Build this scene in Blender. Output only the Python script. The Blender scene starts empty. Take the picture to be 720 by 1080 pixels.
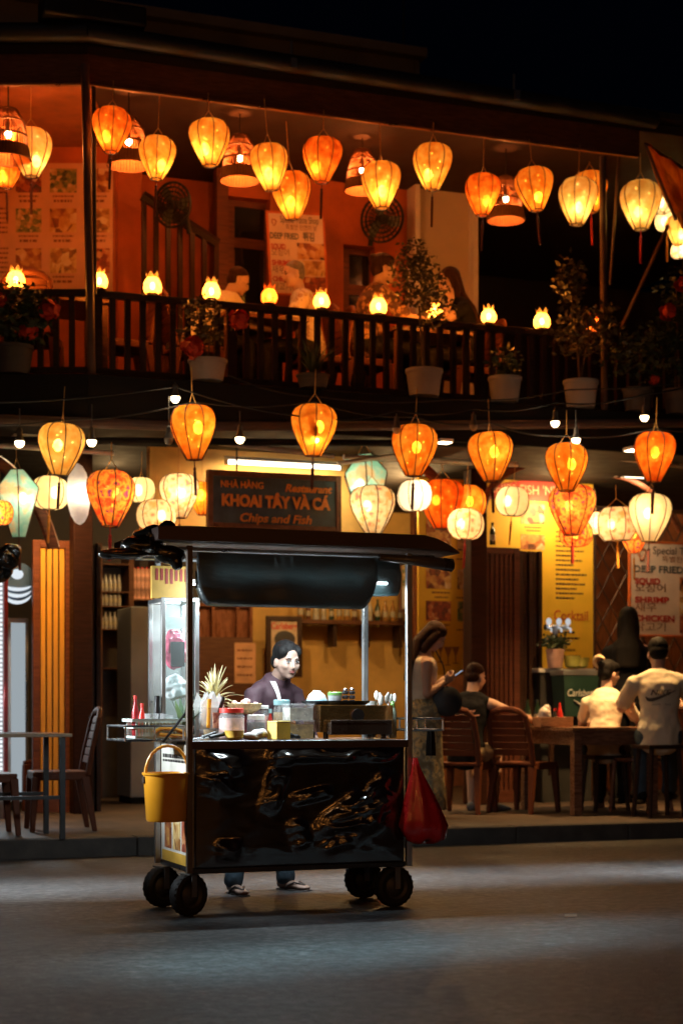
# Night street: a lantern-lit two-storey restaurant with a food cart standing on the road in front of it.
import bpy, math, random
from math import sin, cos, tan, pi, radians, sqrt
from mathutils import Vector, Matrix
from mathutils.bvhtree import BVHTree
random.seed(11)
SC = bpy.context.scene
COL = SC.collection
# camera model: level camera 1.06 m above the road, lens shifted up
F, CZ, HY, CX = 1800.0, 1.06, 745.0, 360.0
TH = radians(21)            # the street and the facade recede to the right by this angle
def V(*a): return Vector(a)
def at(px, py, d0, th=TH):
    t = (px-CX)/F; Y = d0/(1-t*tan(th))
    return V(t*Y, Y, CZ-(py-HY)/F*Y)
def fl(px, py, z=0.0):
    Y = F*(CZ-z)/(py-HY)
    return V((px-CX)/F*Y, Y, z)
def atY(px, py, Y): return V((px-CX)/F*Y, Y, CZ-(py-HY)/F*Y)
def ps(px, d0):
    p = at(px, HY, d0); return p.x*cos(TH)+p.y*sin(TH)
def zz(px, py, d0): return at(px, py, d0).z
def S(s, w, z=0.0): return V(s*cos(TH)-w*sin(TH), s*sin(TH)+w*cos(TH), z)
def W(d0): return d0*cos(TH)

# ------------------------------------------------------------------ materials
MATS = {}
def nt(name):
    m = bpy.data.materials.new(name); m.use_nodes = True
    n = m.node_tree; n.nodes.clear()
    out = n.nodes.new('ShaderNodeOutputMaterial')
    return m, n, out
def coords(n, scale=1.0, kind='Object', stretch=None):
    tc = n.nodes.new('ShaderNodeTexCoord'); mp = n.nodes.new('ShaderNodeMapping')
    n.links.new(tc.outputs[kind], mp.inputs['Vector'])
    s = stretch or (1, 1, 1)
    mp.inputs['Scale'].default_value = (scale*s[0], scale*s[1], scale*s[2])
    return mp.outputs['Vector']
def noise(n, vec, scale=1.0, detail=4.0, rough=.55):
    t = n.nodes.new('ShaderNodeTexNoise'); t.inputs['Scale'].default_value = scale
    t.inputs['Detail'].default_value = detail; t.inputs['Roughness'].default_value = rough
    n.links.new(vec, t.inputs['Vector']); return t
def ramp(n, fac, stops):
    r = n.nodes.new('ShaderNodeValToRGB'); e = r.color_ramp.elements
    while len(e) < len(stops): e.new(.5)
    for i, (p, c) in enumerate(stops):
        e[i].position = p; e[i].color = (*c, 1) if len(c) == 3 else c
    n.links.new(fac, r.inputs['Fac']); return r.outputs['Color']
def M(name, col=(.5,.5,.5), rough=.6, metal=0.0, var=.25, vs=6.0, bump=0.0, bs=60.0, stretch=None, spec=.5, coat=0.0, trans=0.0, rvar=.1):
    if name in MATS: return MATS[name]
    m, n, out = nt(name)
    b = n.nodes.new('ShaderNodeBsdfPrincipled')
    b.inputs['Metallic'].default_value = metal; b.inputs['Specular IOR Level'].default_value = spec
    b.inputs['Coat Weight'].default_value = coat; b.inputs['Transmission Weight'].default_value = trans
    vec = coords(n, 1.0, 'Object', stretch)
    nz = noise(n, vec, vs, 5.0)
    lo = tuple(c*(1-var) for c in col); hi = tuple(min(1, c*(1+var)) for c in col)
    n.links.new(ramp(n, nz.outputs['Fac'], [(.3, lo), (.7, hi)]), b.inputs['Base Color'])
    mr = n.nodes.new('ShaderNodeMapRange'); n.links.new(nz.outputs['Fac'], mr.inputs['Value'])
    mr.inputs['From Min'].default_value = .3; mr.inputs['From Max'].default_value = .7
    mr.inputs['To Min'].default_value = max(.03, rough-rvar); mr.inputs['To Max'].default_value = min(1, rough+rvar)
    n.links.new(mr.outputs['Result'], b.inputs['Roughness'])
    if bump:
        nb = noise(n, vec, bs, 4.0); bp = n.nodes.new('ShaderNodeBump')
        bp.inputs['Strength'].default_value = bump; bp.inputs['Distance'].default_value = .01
        n.links.new(nb.outputs['Fac'], bp.inputs['Height']); n.links.new(bp.outputs['Normal'], b.inputs['Normal'])
    n.links.new(b.outputs['BSDF'], out.inputs['Surface'])
    MATS[name] = m; return m
def MW(name, col, rough=.45, scale=(1, 1, 12), var=.35, bump=.15, coat=0.0, spec=.28):
    """wood: noise stretched along the grain"""
    return M(name, col, rough, var=var, vs=5, bump=bump, bs=30, stretch=scale, coat=coat, spec=spec)
def emit(name, col, k, see=0.0, light=False):
    """a lamp's glowing body; 'see' lets the lamp light inside pass through the glass"""
    if name in MATS: return MATS[name]
    m, n, out = nt(name)
    e = n.nodes.new('ShaderNodeEmission'); e.inputs['Color'].default_value = (*col, 1); e.inputs['Strength'].default_value = k
    if see:
        t = n.nodes.new('ShaderNodeBsdfTransparent'); a = n.nodes.new('ShaderNodeAddShader')
        n.links.new(e.outputs[0], a.inputs[0]); n.links.new(t.outputs[0], a.inputs[1]); n.links.new(a.outputs[0], out.inputs['Surface'])
    else: n.links.new(e.outputs[0], out.inputs['Surface'])
    if not light: m.cycles.emission_sampling = 'NONE'
    MATS[name] = m; return m
def shade(name, stops, vs=3.0, clear=.3, pattern=None, tint=None):
    """thin lit silk or paper: translucent cloth, partly see-through"""
    if name in MATS: return MATS[name]
    m, n, out = nt(name)
    vec = coords(n, 1.0, 'Object')
    if pattern == 'flower':
        vo = n.nodes.new('ShaderNodeTexVoronoi'); vo.inputs['Scale'].default_value = vs; vo.inputs['Randomness'].default_value = .9
        nz0 = noise(n, vec, vs*1.6, 3.0); add = n.nodes.new('ShaderNodeMixRGB'); add.blend_type = 'LINEAR_LIGHT'; add.inputs['Fac'].default_value = .12
        n.links.new(vec, add.inputs['Color1']); n.links.new(nz0.outputs['Color'], add.inputs['Color2'])
        n.links.new(add.outputs['Color'], vo.inputs['Vector']); fac = vo.outputs['Distance']
    else:
        fac = noise(n, vec, vs, 4.0, .5).outputs['Fac']
    colr = ramp(n, fac, stops)
    tr = n.nodes.new('ShaderNodeBsdfTranslucent'); tp = n.nodes.new('ShaderNodeBsdfTransparent'); mx = n.nodes.new('ShaderNodeMixShader')
    df = n.nodes.new('ShaderNodeBsdfDiffuse'); mx2 = n.nodes.new('ShaderNodeMixShader'); mx2.inputs['Fac'].default_value = .22
    n.links.new(colr, tr.inputs['Color']); n.links.new(colr, df.inputs['Color'])
    if tint: tp.inputs['Color'].default_value = (*tint, 1)
    else: n.links.new(colr, tp.inputs['Color'])
    mx.inputs['Fac'].default_value = clear
    n.links.new(tr.outputs[0], mx2.inputs[1]); n.links.new(df.outputs[0], mx2.inputs[2])
    n.links.new(mx2.outputs[0], mx.inputs[1]); n.links.new(tp.outputs[0], mx.inputs[2]); n.links.new(mx.outputs[0], out.inputs['Surface'])
    MATS[name] = m; return m
def picture(name, stops, vs=14.0, seed=0.0):
    """a printed food photograph: blotches of colour"""
    if name in MATS: return MATS[name]
    m, n, out = nt(name)
    b = n.nodes.new('ShaderNodeBsdfPrincipled'); b.inputs['Roughness'].default_value = .5
    vec = coords(n, 1.0, 'Object')
    mp = n.nodes.new('ShaderNodeMapping'); n.links.new(vec, mp.inputs['Vector']); mp.inputs['Location'].default_value = (seed*3.7, seed*1.9, seed*2.3)
    vo = n.nodes.new('ShaderNodeTexVoronoi'); vo.inputs['Scale'].default_value = vs; n.links.new(mp.outputs[0], vo.inputs['Vector'])
    nz = noise(n, mp.outputs[0], vs*.8, 3.0)
    mx = n.nodes.new('ShaderNodeMixRGB'); mx.inputs['Fac'].default_value = .5
    n.links.new(vo.outputs['Color'], mx.inputs['Color1']); n.links.new(nz.outputs['Fac'], mx.inputs['Color2'])
    n.links.new(ramp(n, mx.outputs['Color'], stops), b.inputs['Base Color']); n.links.new(b.outputs[0], out.inputs['Surface'])
    MATS[name] = m; return m
def glassy(name, col=(.9,.95,.95), see=.75, rough=.08):
    """thin clear plastic or glass: part see-through, part glossy"""
    if name in MATS: return MATS[name]
    m, n, out = nt(name)
    tp = n.nodes.new('ShaderNodeBsdfTransparent'); tp.inputs['Color'].default_value = (*col, 1)
    b = n.nodes.new('ShaderNodeBsdfPrincipled'); b.inputs['Base Color'].default_value = (*col, 1); b.inputs['Roughness'].default_value = rough
    mx = n.nodes.new('ShaderNodeMixShader'); mx.inputs['Fac'].default_value = 1-see
    n.links.new(tp.outputs[0], mx.inputs[1]); n.links.new(b.outputs[0], mx.inputs[2]); n.links.new(mx.outputs[0], out.inputs['Surface'])
    MATS[name] = m; return m

# ------------------------------------------------------------------ mesh building
class MB:
    def __init__(s): s.v = []; s.f = []; s.m = []; s.mi = 0
    def add(s, vs, fs, mt=None):
        o = len(s.v); s.v += [tuple(mt @ Vector(p)) if mt else tuple(p) for p in vs]
        s.f += [tuple(i+o for i in f) for f in fs]; s.m += [s.mi]*len(fs); return s
    def box(s, c, d, mt=None, taper=1.0):
        x, y, z = d[0]/2, d[1]/2, d[2]/2; k = taper
        vs = [(-x*k,-y*k,-z),(x*k,-y*k,-z),(x*k,y*k,-z),(-x*k,y*k,-z),(-x,-y,z),(x,-y,z),(x,y,z),(-x,y,z)]
        T = Matrix.Translation(c) @ (mt if mt else Matrix())
        return s.add(vs, [(3,2,1,0),(4,5,6,7),(0,1,5,4),(1,2,6,5),(2,3,7,6),(3,0,4,7)], T)
    def bx(s, x0, x1, y0, y1, z0, z1): return s.box(((x0+x1)/2,(y0+y1)/2,(z0+z1)/2), (abs(x1-x0),abs(y1-y0),abs(z1-z0)))
    def tube(s, pts, r, seg=8, cap=True, flat=1.0, up=None):
        pts = [Vector(p) for p in pts]; n = len(pts)
        rs = r if isinstance(r, (list, tuple)) else [r]*n
        vs = []; fs = []
        ref = Vector(up) if up else None
        for i, p in enumerate(pts):
            d = (pts[min(i+1, n-1)]-pts[max(i-1, 0)]).normalized()
            if ref is None: ref = Vector((0,0,1)) if abs(d.z) < .9 else Vector((1,0,0))
            a = d.cross(ref)
            if a.length < 1e-4: a = d.cross(Vector((.3,.9,.1)))
            a.normalize(); b = a.cross(d).normalized()
            if up is None: ref = b
            for k in range(seg):
                an = 2*pi*k/seg; vs.append(p+a*cos(an)*rs[i]+b*sin(an)*rs[i]*flat)
        for i in range(n-1):
            for k in range(seg):
                k2 = (k+1) % seg; fs.append((i*seg+k, i*seg+k2, (i+1)*seg+k2, (i+1)*seg+k))
        if cap:
            fs.append(tuple(range(seg))[::-1]); fs.append(tuple((n-1)*seg+k for k in range(seg)))
        return s.add(vs, [f[::-1] for f in fs])
    def lathe(s, prof, seg=20, mt=None, sx=1.0, sy=1.0, scal=0.0, nr=8, cap=False):
        vs = []; fs = []
        for r, z in prof:
            for k in range(seg):
                an = 2*pi*k/seg; q = r*(1-scal*abs(sin(an*nr/2)))
                vs.append((q*cos(an)*sx, q*sin(an)*sy, z))
        for i in range(len(prof)-1):
            for k in range(seg):
                k2 = (k+1) % seg; fs.append((i*seg+k, i*seg+k2, (i+1)*seg+k2, (i+1)*seg+k))
        if cap:
            fs.append(tuple(range(seg))[::-1]); fs.append(tuple((len(prof)-1)*seg+k for k in range(seg)))
        return s.add(vs, fs, mt)
    def ell(s, c, r, mt=None, seg=14, rings=9):
        prof = [(sin(pi*i/rings) if 0 < i < rings else 1e-3, -cos(pi*i/rings)) for i in range(rings+1)]
        T = Matrix.Translation(c) @ (mt if mt else Matrix()) @ Matrix.Diagonal((*r, 1))
        return s.lathe(prof, seg, T, cap=True)
    def chain(s, pts, seg=14, front=(0,1,0)):
        """tapered limb: (x,y,z,rx[,ry]) per ring, rounded ends, rx across, ry front to back"""
        P = [Vector(p[:3]) for p in pts]; R = [(p[3], p[4] if len(p) > 4 else p[3]) for p in pts]
        n = len(P); fr = Vector(front); rings = []
        d0 = (P[1]-P[0]).normalized(); d1 = (P[-1]-P[-2]).normalized()
        def ring(p, d, rx, ry):
            a = d.cross(fr)
            if a.length < .05: a = d.cross(Vector((0,0,1)))
            a.normalize(); b = a.cross(d).normalized()
            rings.append([p+a*cos(2*pi*k/seg)*rx+b*sin(2*pi*k/seg)*ry for k in range(seg)])
        r0 = min(R[0]); r1 = min(R[-1])
        for q in (.97, .7, .35): ring(P[0]-d0*r0*q*.9, d0, R[0][0]*sqrt(1-q*q), R[0][1]*sqrt(1-q*q))
        for i in range(n):
            d = (P[min(i+1,n-1)]-P[max(i-1,0)]).normalized(); ring(P[i], d, *R[i])
        for q in (.35, .7, .97): ring(P[-1]+d1*r1*q*.9, d1, R[-1][0]*sqrt(1-q*q), R[-1][1]*sqrt(1-q*q))
        vs = [v for r in rings for v in r]; fs = []
        for i in range(len(rings)-1):
            for k in range(seg):
                k2 = (k+1) % seg; fs.append((i*seg+k, (i+1)*seg+k, (i+1)*seg+k2, i*seg+k2))
        fs.append(tuple(range(seg))); fs.append(tuple((len(rings)-1)*seg+k for k in range(seg))[::-1])
        return s.add(vs, fs)
    def quad(s, a, b, c, d): return s.add([a, b, c, d], [(0,1,2,3)])
    def mesh(s, name, mats):
        me = bpy.data.meshes.new(name); me.from_pydata(s.v, [], s.f)
        for m in (mats if isinstance(mats, (list, tuple)) else [mats]): me.materials.append(m)
        if s.m and max(s.m) > 0: me.polygons.foreach_set('material_index', s.m)
        me.update(); return me
def O(name, mb, mats, parent=None, loc=None, rz=0.0, smooth=False, bevel=0.0, solid=0.0):
    me = mb.mesh(name, mats) if isinstance(mb, MB) else mb
    o = bpy.data.objects.new(name, me); COL.objects.link(o)
    if parent: o.parent = parent
    if loc is not None: o.location = loc
    if rz: o.rotation_euler = (0, 0, rz)
    if smooth:
        me.polygons.foreach_set('use_smooth', [True]*len(me.polygons))
        if smooth != 'all': me.set_sharp_from_angle(angle=radians(40))
    if bevel:
        b = o.modifiers.new('bevel', 'BEVEL'); b.width = bevel; b.segments = 2; b.limit_method = 'ANGLE'
    if solid:
        b = o.modifiers.new('solid', 'SOLIDIFY'); b.thickness = solid; b.offset = 0
    return o
def tag(o, label=None, cat=None, group=None, kind=None):
    if label: o['label'] = label
    if cat: o['category'] = cat
    if group: o['group'] = group
    if kind: o['kind'] = kind
    return o
def T(name, label, cat, loc=(0,0,0), rz=0.0, group=None, scale=None):
    o = bpy.data.objects.new(name, None); COL.objects.link(o); o.empty_display_size = .05
    o.location = loc; o.rotation_euler = (0, 0, rz)
    if scale: o.scale = (scale,)*3 if isinstance(scale, (int, float)) else scale
    return tag(o, label, cat, group)
def lamp(parent, power, col, r=.03, loc=(0,0,0), kind='POINT', size=None, rot=None):
    l = bpy.data.lights.new('lamp_light', kind); l.energy = power; l.color = col
    if kind == 'POINT': l.shadow_soft_size = r
    if kind == 'AREA':
        l.shape = 'RECTANGLE'; l.size, l.size_y = size
    o = bpy.data.objects.new('lamp_light', l); COL.objects.link(o)
    o.parent = parent; o.location = loc
    if rot: o.rotation_euler = rot
    return o
def copy_tree(o, parent=None):
    c = o.copy(); COL.objects.link(c)
    if parent: c.parent = parent
    for ch in list(o.children): copy_tree(ch, c)
    return c
def text(mb, s, x0, x1, zc, h, y=0.0, ext=.002, bold=0.0, shear=0.0, fit=True, center=False):
    """lettering in the x-z plane facing -y, fitted between x0 and x1, cap height h"""
    cu = bpy.data.curves.new('lettering', 'FONT'); cu.body = s; cu.size = 1.0; cu.extrude = 0.0; cu.offset = bold; cu.shear = shear
    cu.resolution_u = 3
    ob = bpy.data.objects.new('lettering', cu); COL.objects.link(ob)
    dg = bpy.context.evaluated_depsgraph_get(); ev = ob.evaluated_get(dg); me = ev.to_mesh()
    vs = [v.co.copy() for v in me.vertices]; fs = [tuple(p.vertices) for p in me.polygons]
    ev.to_mesh_clear(); bpy.data.objects.remove(ob); bpy.data.curves.remove(cu)
    if not vs: return
    xa = min(v.x for v in vs); xb = max(v.x for v in vs)
    kz = h/.72; kx = (x1-x0)/max(1e-6, xb-xa) if fit else kz
    off = x0-xa*kx if fit or not center else (x0+x1)/2-(xa+xb)/2*kx
    mb.add([(v.x*kx+off, y-ext, zc-h/2+v.y*kz) for v in vs], fs)
def bars(mb, x0, x1, z, h, y, n=1, gap=None, seed=0):
    """tiny unreadable print: a line of short word-shaped strokes"""
    rnd = random.Random(seed); x = x0
    while x < x1:
        w = min(rnd.uniform(.6, 2.2)*h, x1-x); mb.bx(x, x+w, y-.002, y, z-h/2, z+h/2); x += w+h*.45
# ------------------------------------------------------------------ materials used by the setting
asphalt = None
def road_mat():
    m, n, out = nt('asphalt'); b = n.nodes.new('ShaderNodeBsdfPrincipled')
    v = coords(n, 1.0, 'Object')
    big = noise(n, v, .6, 5.0); fine = noise(n, v, 16.0, 10.0, .82); mid = noise(n, v, 7.0, 4.0)
    mx = n.nodes.new('ShaderNodeMixRGB'); mx.inputs['Fac'].default_value = .68
    n.links.new(big.outputs['Fac'], mx.inputs['Color1']); n.links.new(fine.outputs['Fac'], mx.inputs['Color2'])
    n.links.new(ramp(n, mx.outputs['Color'], [(.41, (.009,.0095,.010)), (.5, (.038,.040,.042)), (.58, (.13,.13,.13))]), b.inputs['Base Color'])
    pt = noise(n, v, .35, 3.0, .4); st = noise(n, v, 1.7, 6.0, .7)
    old = b.inputs['Base Color'].links[0].from_socket
    for src, stops in ((pt, [(.46,(1,1,1)),(.49,(.60,.60,.62)),(.60,(.62,.62,.64)),(.62,(1,1,1))]), (st, [(.33,(.40,.40,.40)),(.42,(1,1,1)),(.62,(1,1,1)),(.70,(1.5,1.45,1.4))])):
        mm = n.nodes.new('ShaderNodeMixRGB'); mm.blend_type = 'MULTIPLY'; mm.inputs['Fac'].default_value = .85
        n.links.new(old, mm.inputs['Color1']); n.links.new(ramp(n, src.outputs['Fac'], stops), mm.inputs['Color2']); old = mm.outputs['Color']
    n.links.new(old, b.inputs['Base Color'])
    b.inputs['Roughness'].default_value = .52
    bp = n.nodes.new('ShaderNodeBump'); bp.inputs['Strength'].default_value = 1.0; bp.inputs['Distance'].default_value = .02
    ad = n.nodes.new('ShaderNodeMath'); ad.operation = 'ADD'
    n.links.new(fine.outputs['Fac'], ad.inputs[0]); n.links.new(mid.outputs['Fac'], ad.inputs[1])
    n.links.new(ad.outputs[0], bp.inputs['Height']); n.links.new(bp.outputs['Normal'], b.inputs['Normal'])
    n.links.new(b.outputs[0], out.inputs['Surface']); return m
def paving_mat():
    m, n, out = nt('paving'); b = n.nodes.new('ShaderNodeBsdfPrincipled')
    v = coords(n, 1.0, 'Object')
    br = n.nodes.new('ShaderNodeTexBrick'); n.links.new(v, br.inputs['Vector']); br.offset = 0.5
    br.inputs['Scale'].default_value = 1.0; br.inputs['Brick Width'].default_value = .4; br.inputs['Row Height'].default_value = .4
    br.inputs['Mortar Size'].default_value = .008
    br.inputs['Color1'].default_value = (.095,.058,.040,1); br.inputs['Color2'].default_value = (.055,.036,.026,1); br.inputs['Mortar'].default_value = (.04,.032,.026,1)
    nz = noise(n, v, 5.0, 5.0); mx = n.nodes.new('ShaderNodeMixRGB'); mx.blend_type = 'MULTIPLY'; mx.inputs['Fac'].default_value = .8
    n.links.new(br.outputs['Color'], mx.inputs['Color1']); n.links.new(ramp(n, nz.outputs['Fac'], [(.3,(.45,.45,.45)),(.7,(1,1,1))]), mx.inputs['Color2'])
    n.links.new(mx.outputs['Color'], b.inputs['Base Color']); b.inputs['Roughness'].default_value = .6
    bp = n.nodes.new('ShaderNodeBump'); bp.inputs['Strength'].default_value = .4; bp.inputs['Distance'].default_value = .01
    n.links.new(br.outputs['Fac'], bp.inputs['Height']); bp.invert = True; n.links.new(bp.outputs['Normal'], b.inputs['Normal'])
    n.links.new(b.outputs[0], out.inputs['Surface']); return m
dark_wood = MW('dark_wood', (.035,.016,.010), .4)
brown_wood = MW('brown_wood', (.11,.045,.022), .42)
red_wood = MW('red_wood', (.16,.05,.022), .4)
black_metal = M('black_metal', (.012,.012,.013), .45, .0)
grey_metal = M('grey_metal', (.22,.22,.23), .4, .6)
steel = M('steel', (.55,.57,.58), .28, 1.0, var=.1)
alu = M('aluminium', (.62,.64,.66), .35, .9, var=.1)
orange_plaster = M('orange_plaster', (.52,.130,.032), .8, var=.38, vs=1.8, bump=.25)
yellow_plaster = M('yellow_plaster', (.62,.37,.10), .8, var=.28, vs=2.5, bump=.1)
cream_plaster = M('cream_plaster', (.55,.47,.33), .8, var=.1, vs=2, bump=.1)
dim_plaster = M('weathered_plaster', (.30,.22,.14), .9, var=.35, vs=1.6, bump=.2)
dark_paint = M('dark_paint', (.010,.008,.007), .8, spec=.2)
white_paint = M('white_paint', (.75,.74,.72), .5, var=.06)
dark_glass = M('dark_glass', (.01,.014,.016), .08, spec=.7)
tube_glow = emit('fluorescent_glow', (1,.84,.62), 9.0)
PHOT = [picture('food_photo_%d' % i, st, 16+3*i, i) for i, st in enumerate([
    [(.25,(.05,.02,.01)),(.45,(.35,.10,.03)),(.6,(.62,.33,.08)),(.8,(.8,.68,.5))],
    [(.25,(.04,.03,.02)),(.45,(.45,.2,.05)),(.6,(.7,.5,.2)),(.8,(.75,.7,.55))],
    [(.25,(.03,.03,.03)),(.45,(.3,.06,.03)),(.6,(.55,.16,.05)),(.8,(.7,.55,.3))],
    [(.25,(.03,.04,.03)),(.45,(.16,.2,.06)),(.6,(.5,.3,.1)),(.8,(.72,.66,.5))]])]

# ------------------------------------------------------------------ ground
g = MB(); g.bx(-400, 400, -60, 400, -.5, 0); tag(O('road', g, road_mat(), rz=TH), kind='structure')
KW = W(12.7)
g = MB(); g.bx(-40, 60, KW+.16, 60, -.3, .130)
tag(O('pavement', g, paving_mat(), rz=TH), kind='structure')
g = MB()
for k in range(-20, 40): g.bx(k*1.0+.004, k*1.0+.996, KW+random.uniform(-.006,.006), KW+.158, -.2, .132+random.uniform(-.003,.003))
tag(O('kerb', g, M('kerb_stone', (.050,.042,.036), .85, var=.4, vs=7, bump=.5, bs=35), rz=TH, bevel=.012), kind='structure')

# ------------------------------------------------------------------ restaurant building
bd = T('restaurant_building', 'two-storey lantern-lit restaurant with an open upstairs terrace above its shopfront', 'building', (0,0,0), TH)
def B(name, mb, mat, rz=0.0, **k): return O(name, mb, mat, bd, rz=rz, **k)
WR = W(14.4)                                   # rail plane
C = at(92, HY, 14.4); sC = ps(92, 14.4)         # the corner where the front bends
def prism(poly, z0, z1):
    n = len(poly); mb = MB()
    mb.add([(p[0], p[1], z0) for p in poly]+[(p[0], p[1], z1) for p in poly],
           [tuple(range(n))[::-1], tuple(range(n, 2*n))]+[(i, (i+1) % n, n+(i+1) % n, n+i) for i in range(n)])
    return mb
def front_poly(off, back=21.0, sr=11.0, xl=-6.5):
    """outline of the upper storey, its front pushed 'off' metres towards the street (world axes)"""
    k = off/cos(TH/2)
    c = C+V(-sin(TH/2)*-1*0, 0, 0)+V(sin(TH/2), -cos(TH/2), 0)*k*1.0
    a = S(sr, WR-off); b = S(sr, back)
    return [(xl, c.y), (c.x, c.y), (a.x, a.y), (b.x, b.y), (xl, b.y)]
B('balcony_deck', prism(front_poly(.30), 3.30, 3.66), dark_paint, -TH, bevel=.01)
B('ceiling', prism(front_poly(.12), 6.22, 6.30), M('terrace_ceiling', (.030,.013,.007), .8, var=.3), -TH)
g = MB(); g.bx(-6.4, C.x-.05, C.y+.1, 15.59, 6.17, 6.195); B('wing_ceiling', g, M('lit_ceiling', (.34,.11,.035), .8), -TH)  # wing ceiling takes a lighter base colour for the lamplight falling there
B('roof', prism(front_poly(.22, 17.0), 6.32, 6.38), M('roof_sheet', (.05,.04,.035), .6), -TH)
# eave: fascia boards, pale edge trim and the rolled sun blind on top
SR = ps(672, 14.3)
g = MB(); g.bx(sC-.02, SR, WR-.12, WR-.06, 5.985, 6.225); B('fascia', g, MW('fascia_wood', (.16,.062,.028), .5, (2,12,12)))
g = MB(); g.bx(-6.5, C.x+.03, C.y-.12, C.y-.06, 5.985, 6.225); B('fascia', g, MATS['fascia_wood'], -TH)
cop = M('copper_trim', (.45,.22,.12), .35, .8)
g = MB(); g.tube([(sC-.02, WR-.14, 5.975), (SR-.03, WR-.14, 5.975)], .012); B('edge_trim', g, cop)
g = MB(); g.tube([(-6.5, C.y-.14, 5.975), (C.x+.02, C.y-.14, 5.975)], .012); B('edge_trim', g, cop, -TH)
g = MB(); g.tube([(sC-.05, WR-.2, 6.36), (SR+.12, WR-.2, 6.30)], .075, 12); B('rolled_blind', g, M('blind_cloth', (.02,.02,.022), .5), smooth=True)
g = MB(); g.tube([(-6.5, C.y-.2, 6.36), (C.x+.04, C.y-.2, 6.36)], .075, 12); B('rolled_blind', g, MATS['blind_cloth'], -TH, smooth=True)
g = MB(); g.bx(sC-.4, sC+.42, WR-.28, WR-.02, 6.44, 6.6); B('blind_housing', g, black_metal, bevel=.02)
for px in (310, 545):
    s_ = ps(px, 14.1); g = MB(); g.bx(s_-.025, s_+.025, WR-.29, WR-.27, 6.28, 6.36); g.tube([(s_, WR-.22, 6.34),(s_, WR-.22, 6.52)], .012, 6); B('blind_bracket', g, grey_metal)
# posts of the terrace
pa, pb = C+V(-.02,-.1,3.66), C+V(-.02,-.1,6.4)
def post(px0, py0, px1, py1, d0, r, mat, name='terrace_post'):
    a, b = at(px0, py0, d0), at(px1, py1, d0)
    g = MB(); g.tube([a, b], r, 12); return B(name, g, mat, -TH, smooth=True)
pm = M('post_paint', (.10,.055,.04), .45)
post(97, 405, 90, 68, 14.2, .034, pm); post(100, 310, 99, 68, 14.3, .018, black_metal)
post(637, 436, 635, 165, 14.2, .03, pm); post(643, 300, 653, 150, 14.35, .012, pm)
g = MB(); g.tube([at(655,345,15.0), at(704,238,15.0)], .018, 8); B('brace_pole', g, pm, -TH)
# upper walls
WU = W(16.8)
def wall_px(name, px0, px1, d0, z0, z1, mat, th=.12):
    g = MB(); g.bx(ps(px0, d0), ps(px1, d0), W(d0), W(d0)+th, z0, z1); return B(name, g, mat)
wing = MB(); xw = atY(122, HY, 15.6).x; wing.bx(-6.5, xw, 15.6, 15.75, 3.66, 6.22); B('upper_wall', wing, orange_plaster, -TH)
wall_px('upper_wall', 121, 150, 16.6, 3.66, 6.22, orange_plaster)
wall_px('upper_wall', 140, 237, 17.3, 3.66, 6.22, orange_plaster)
wall_px('upper_wall', 229, 241, 16.8, 3.66, 6.22, MW('door_wood', (.16,.06,.03), .5))
wall_px('upper_wall', 285, 362, 16.8, 3.66, 6.22, orange_plaster)
wall_px('upper_wall', 241, 285, 16.82, 5.97, 6.22, orange_plaster)
wall_px('upper_wall', 395, 437, 16.8, 3.66, 6.22, orange_plaster)
wall_px('upper_wall', 362, 395, 16.82, 5.62, 6.22, orange_plaster)
g = MB(); g.bx(ps(437,16.6), ps(442,16.6), W(16.6)-.02, W(16.6)+.3, 3.66, 6.22); g.bx(ps(498,16.6), ps(503,16.6), W(16.6)-.02, W(16.6)+.3, 3.66, 6.22)
wall_px('upper_wall', 442, 498, 16.7, 3.66, 6.22, cream_plaster)
B('pilaster', g, white_paint)
wall_px('upper_wall', 503, 1010, 19.8, 3.66, 6.22, M('dark_wall', (.035,.022,.016), .8))
for a, b, zt_ in ((241,285,5.97), (362,395,5.62)):
    g = MB(); d = 16.95; s0, s1 = ps(a,d), ps(b,d); w0 = W(d)
    for q in (s0, s1-.06): g.bx(q, q+.06, w0, w0+.06, 3.66, zt_)
    g.bx(s0+.06, s1-.06, w0, w0+.06, zt_-.06, zt_); g.bx(s0+.06, s1-.06, w0, w0+.055, zt_-.46, zt_-.36); dr = B('door', g, MATS['door_wood'])
    g = MB(); g.bx(s0+.06, s1-.06, w0+.02, w0+.04, 3.66, zt_-.06); O('pane', g, dark_glass, dr)
# staircase railing at the back of the terrace
g = MB(); n_ = 7
for i in range(n_):
    f = i/(n_-1); p = 152+f*76; yt = 208+f*46; d = 16.3
    s_ = ps(p, d); g.bx(s_-.022, s_+.022, W(d)-.02, W(d)+.02, 3.66, zz(p, yt, d))
a, b = at(150, 206, 16.3), at(230, 257, 16.3)
sa, sb = ps(150,16.3), ps(230,16.3)
g.tube([(sa, W(16.3), a.z), (sb, W(16.3), b.z)], .05, 6)
B('stair_railing', g, dark_wood)
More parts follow.
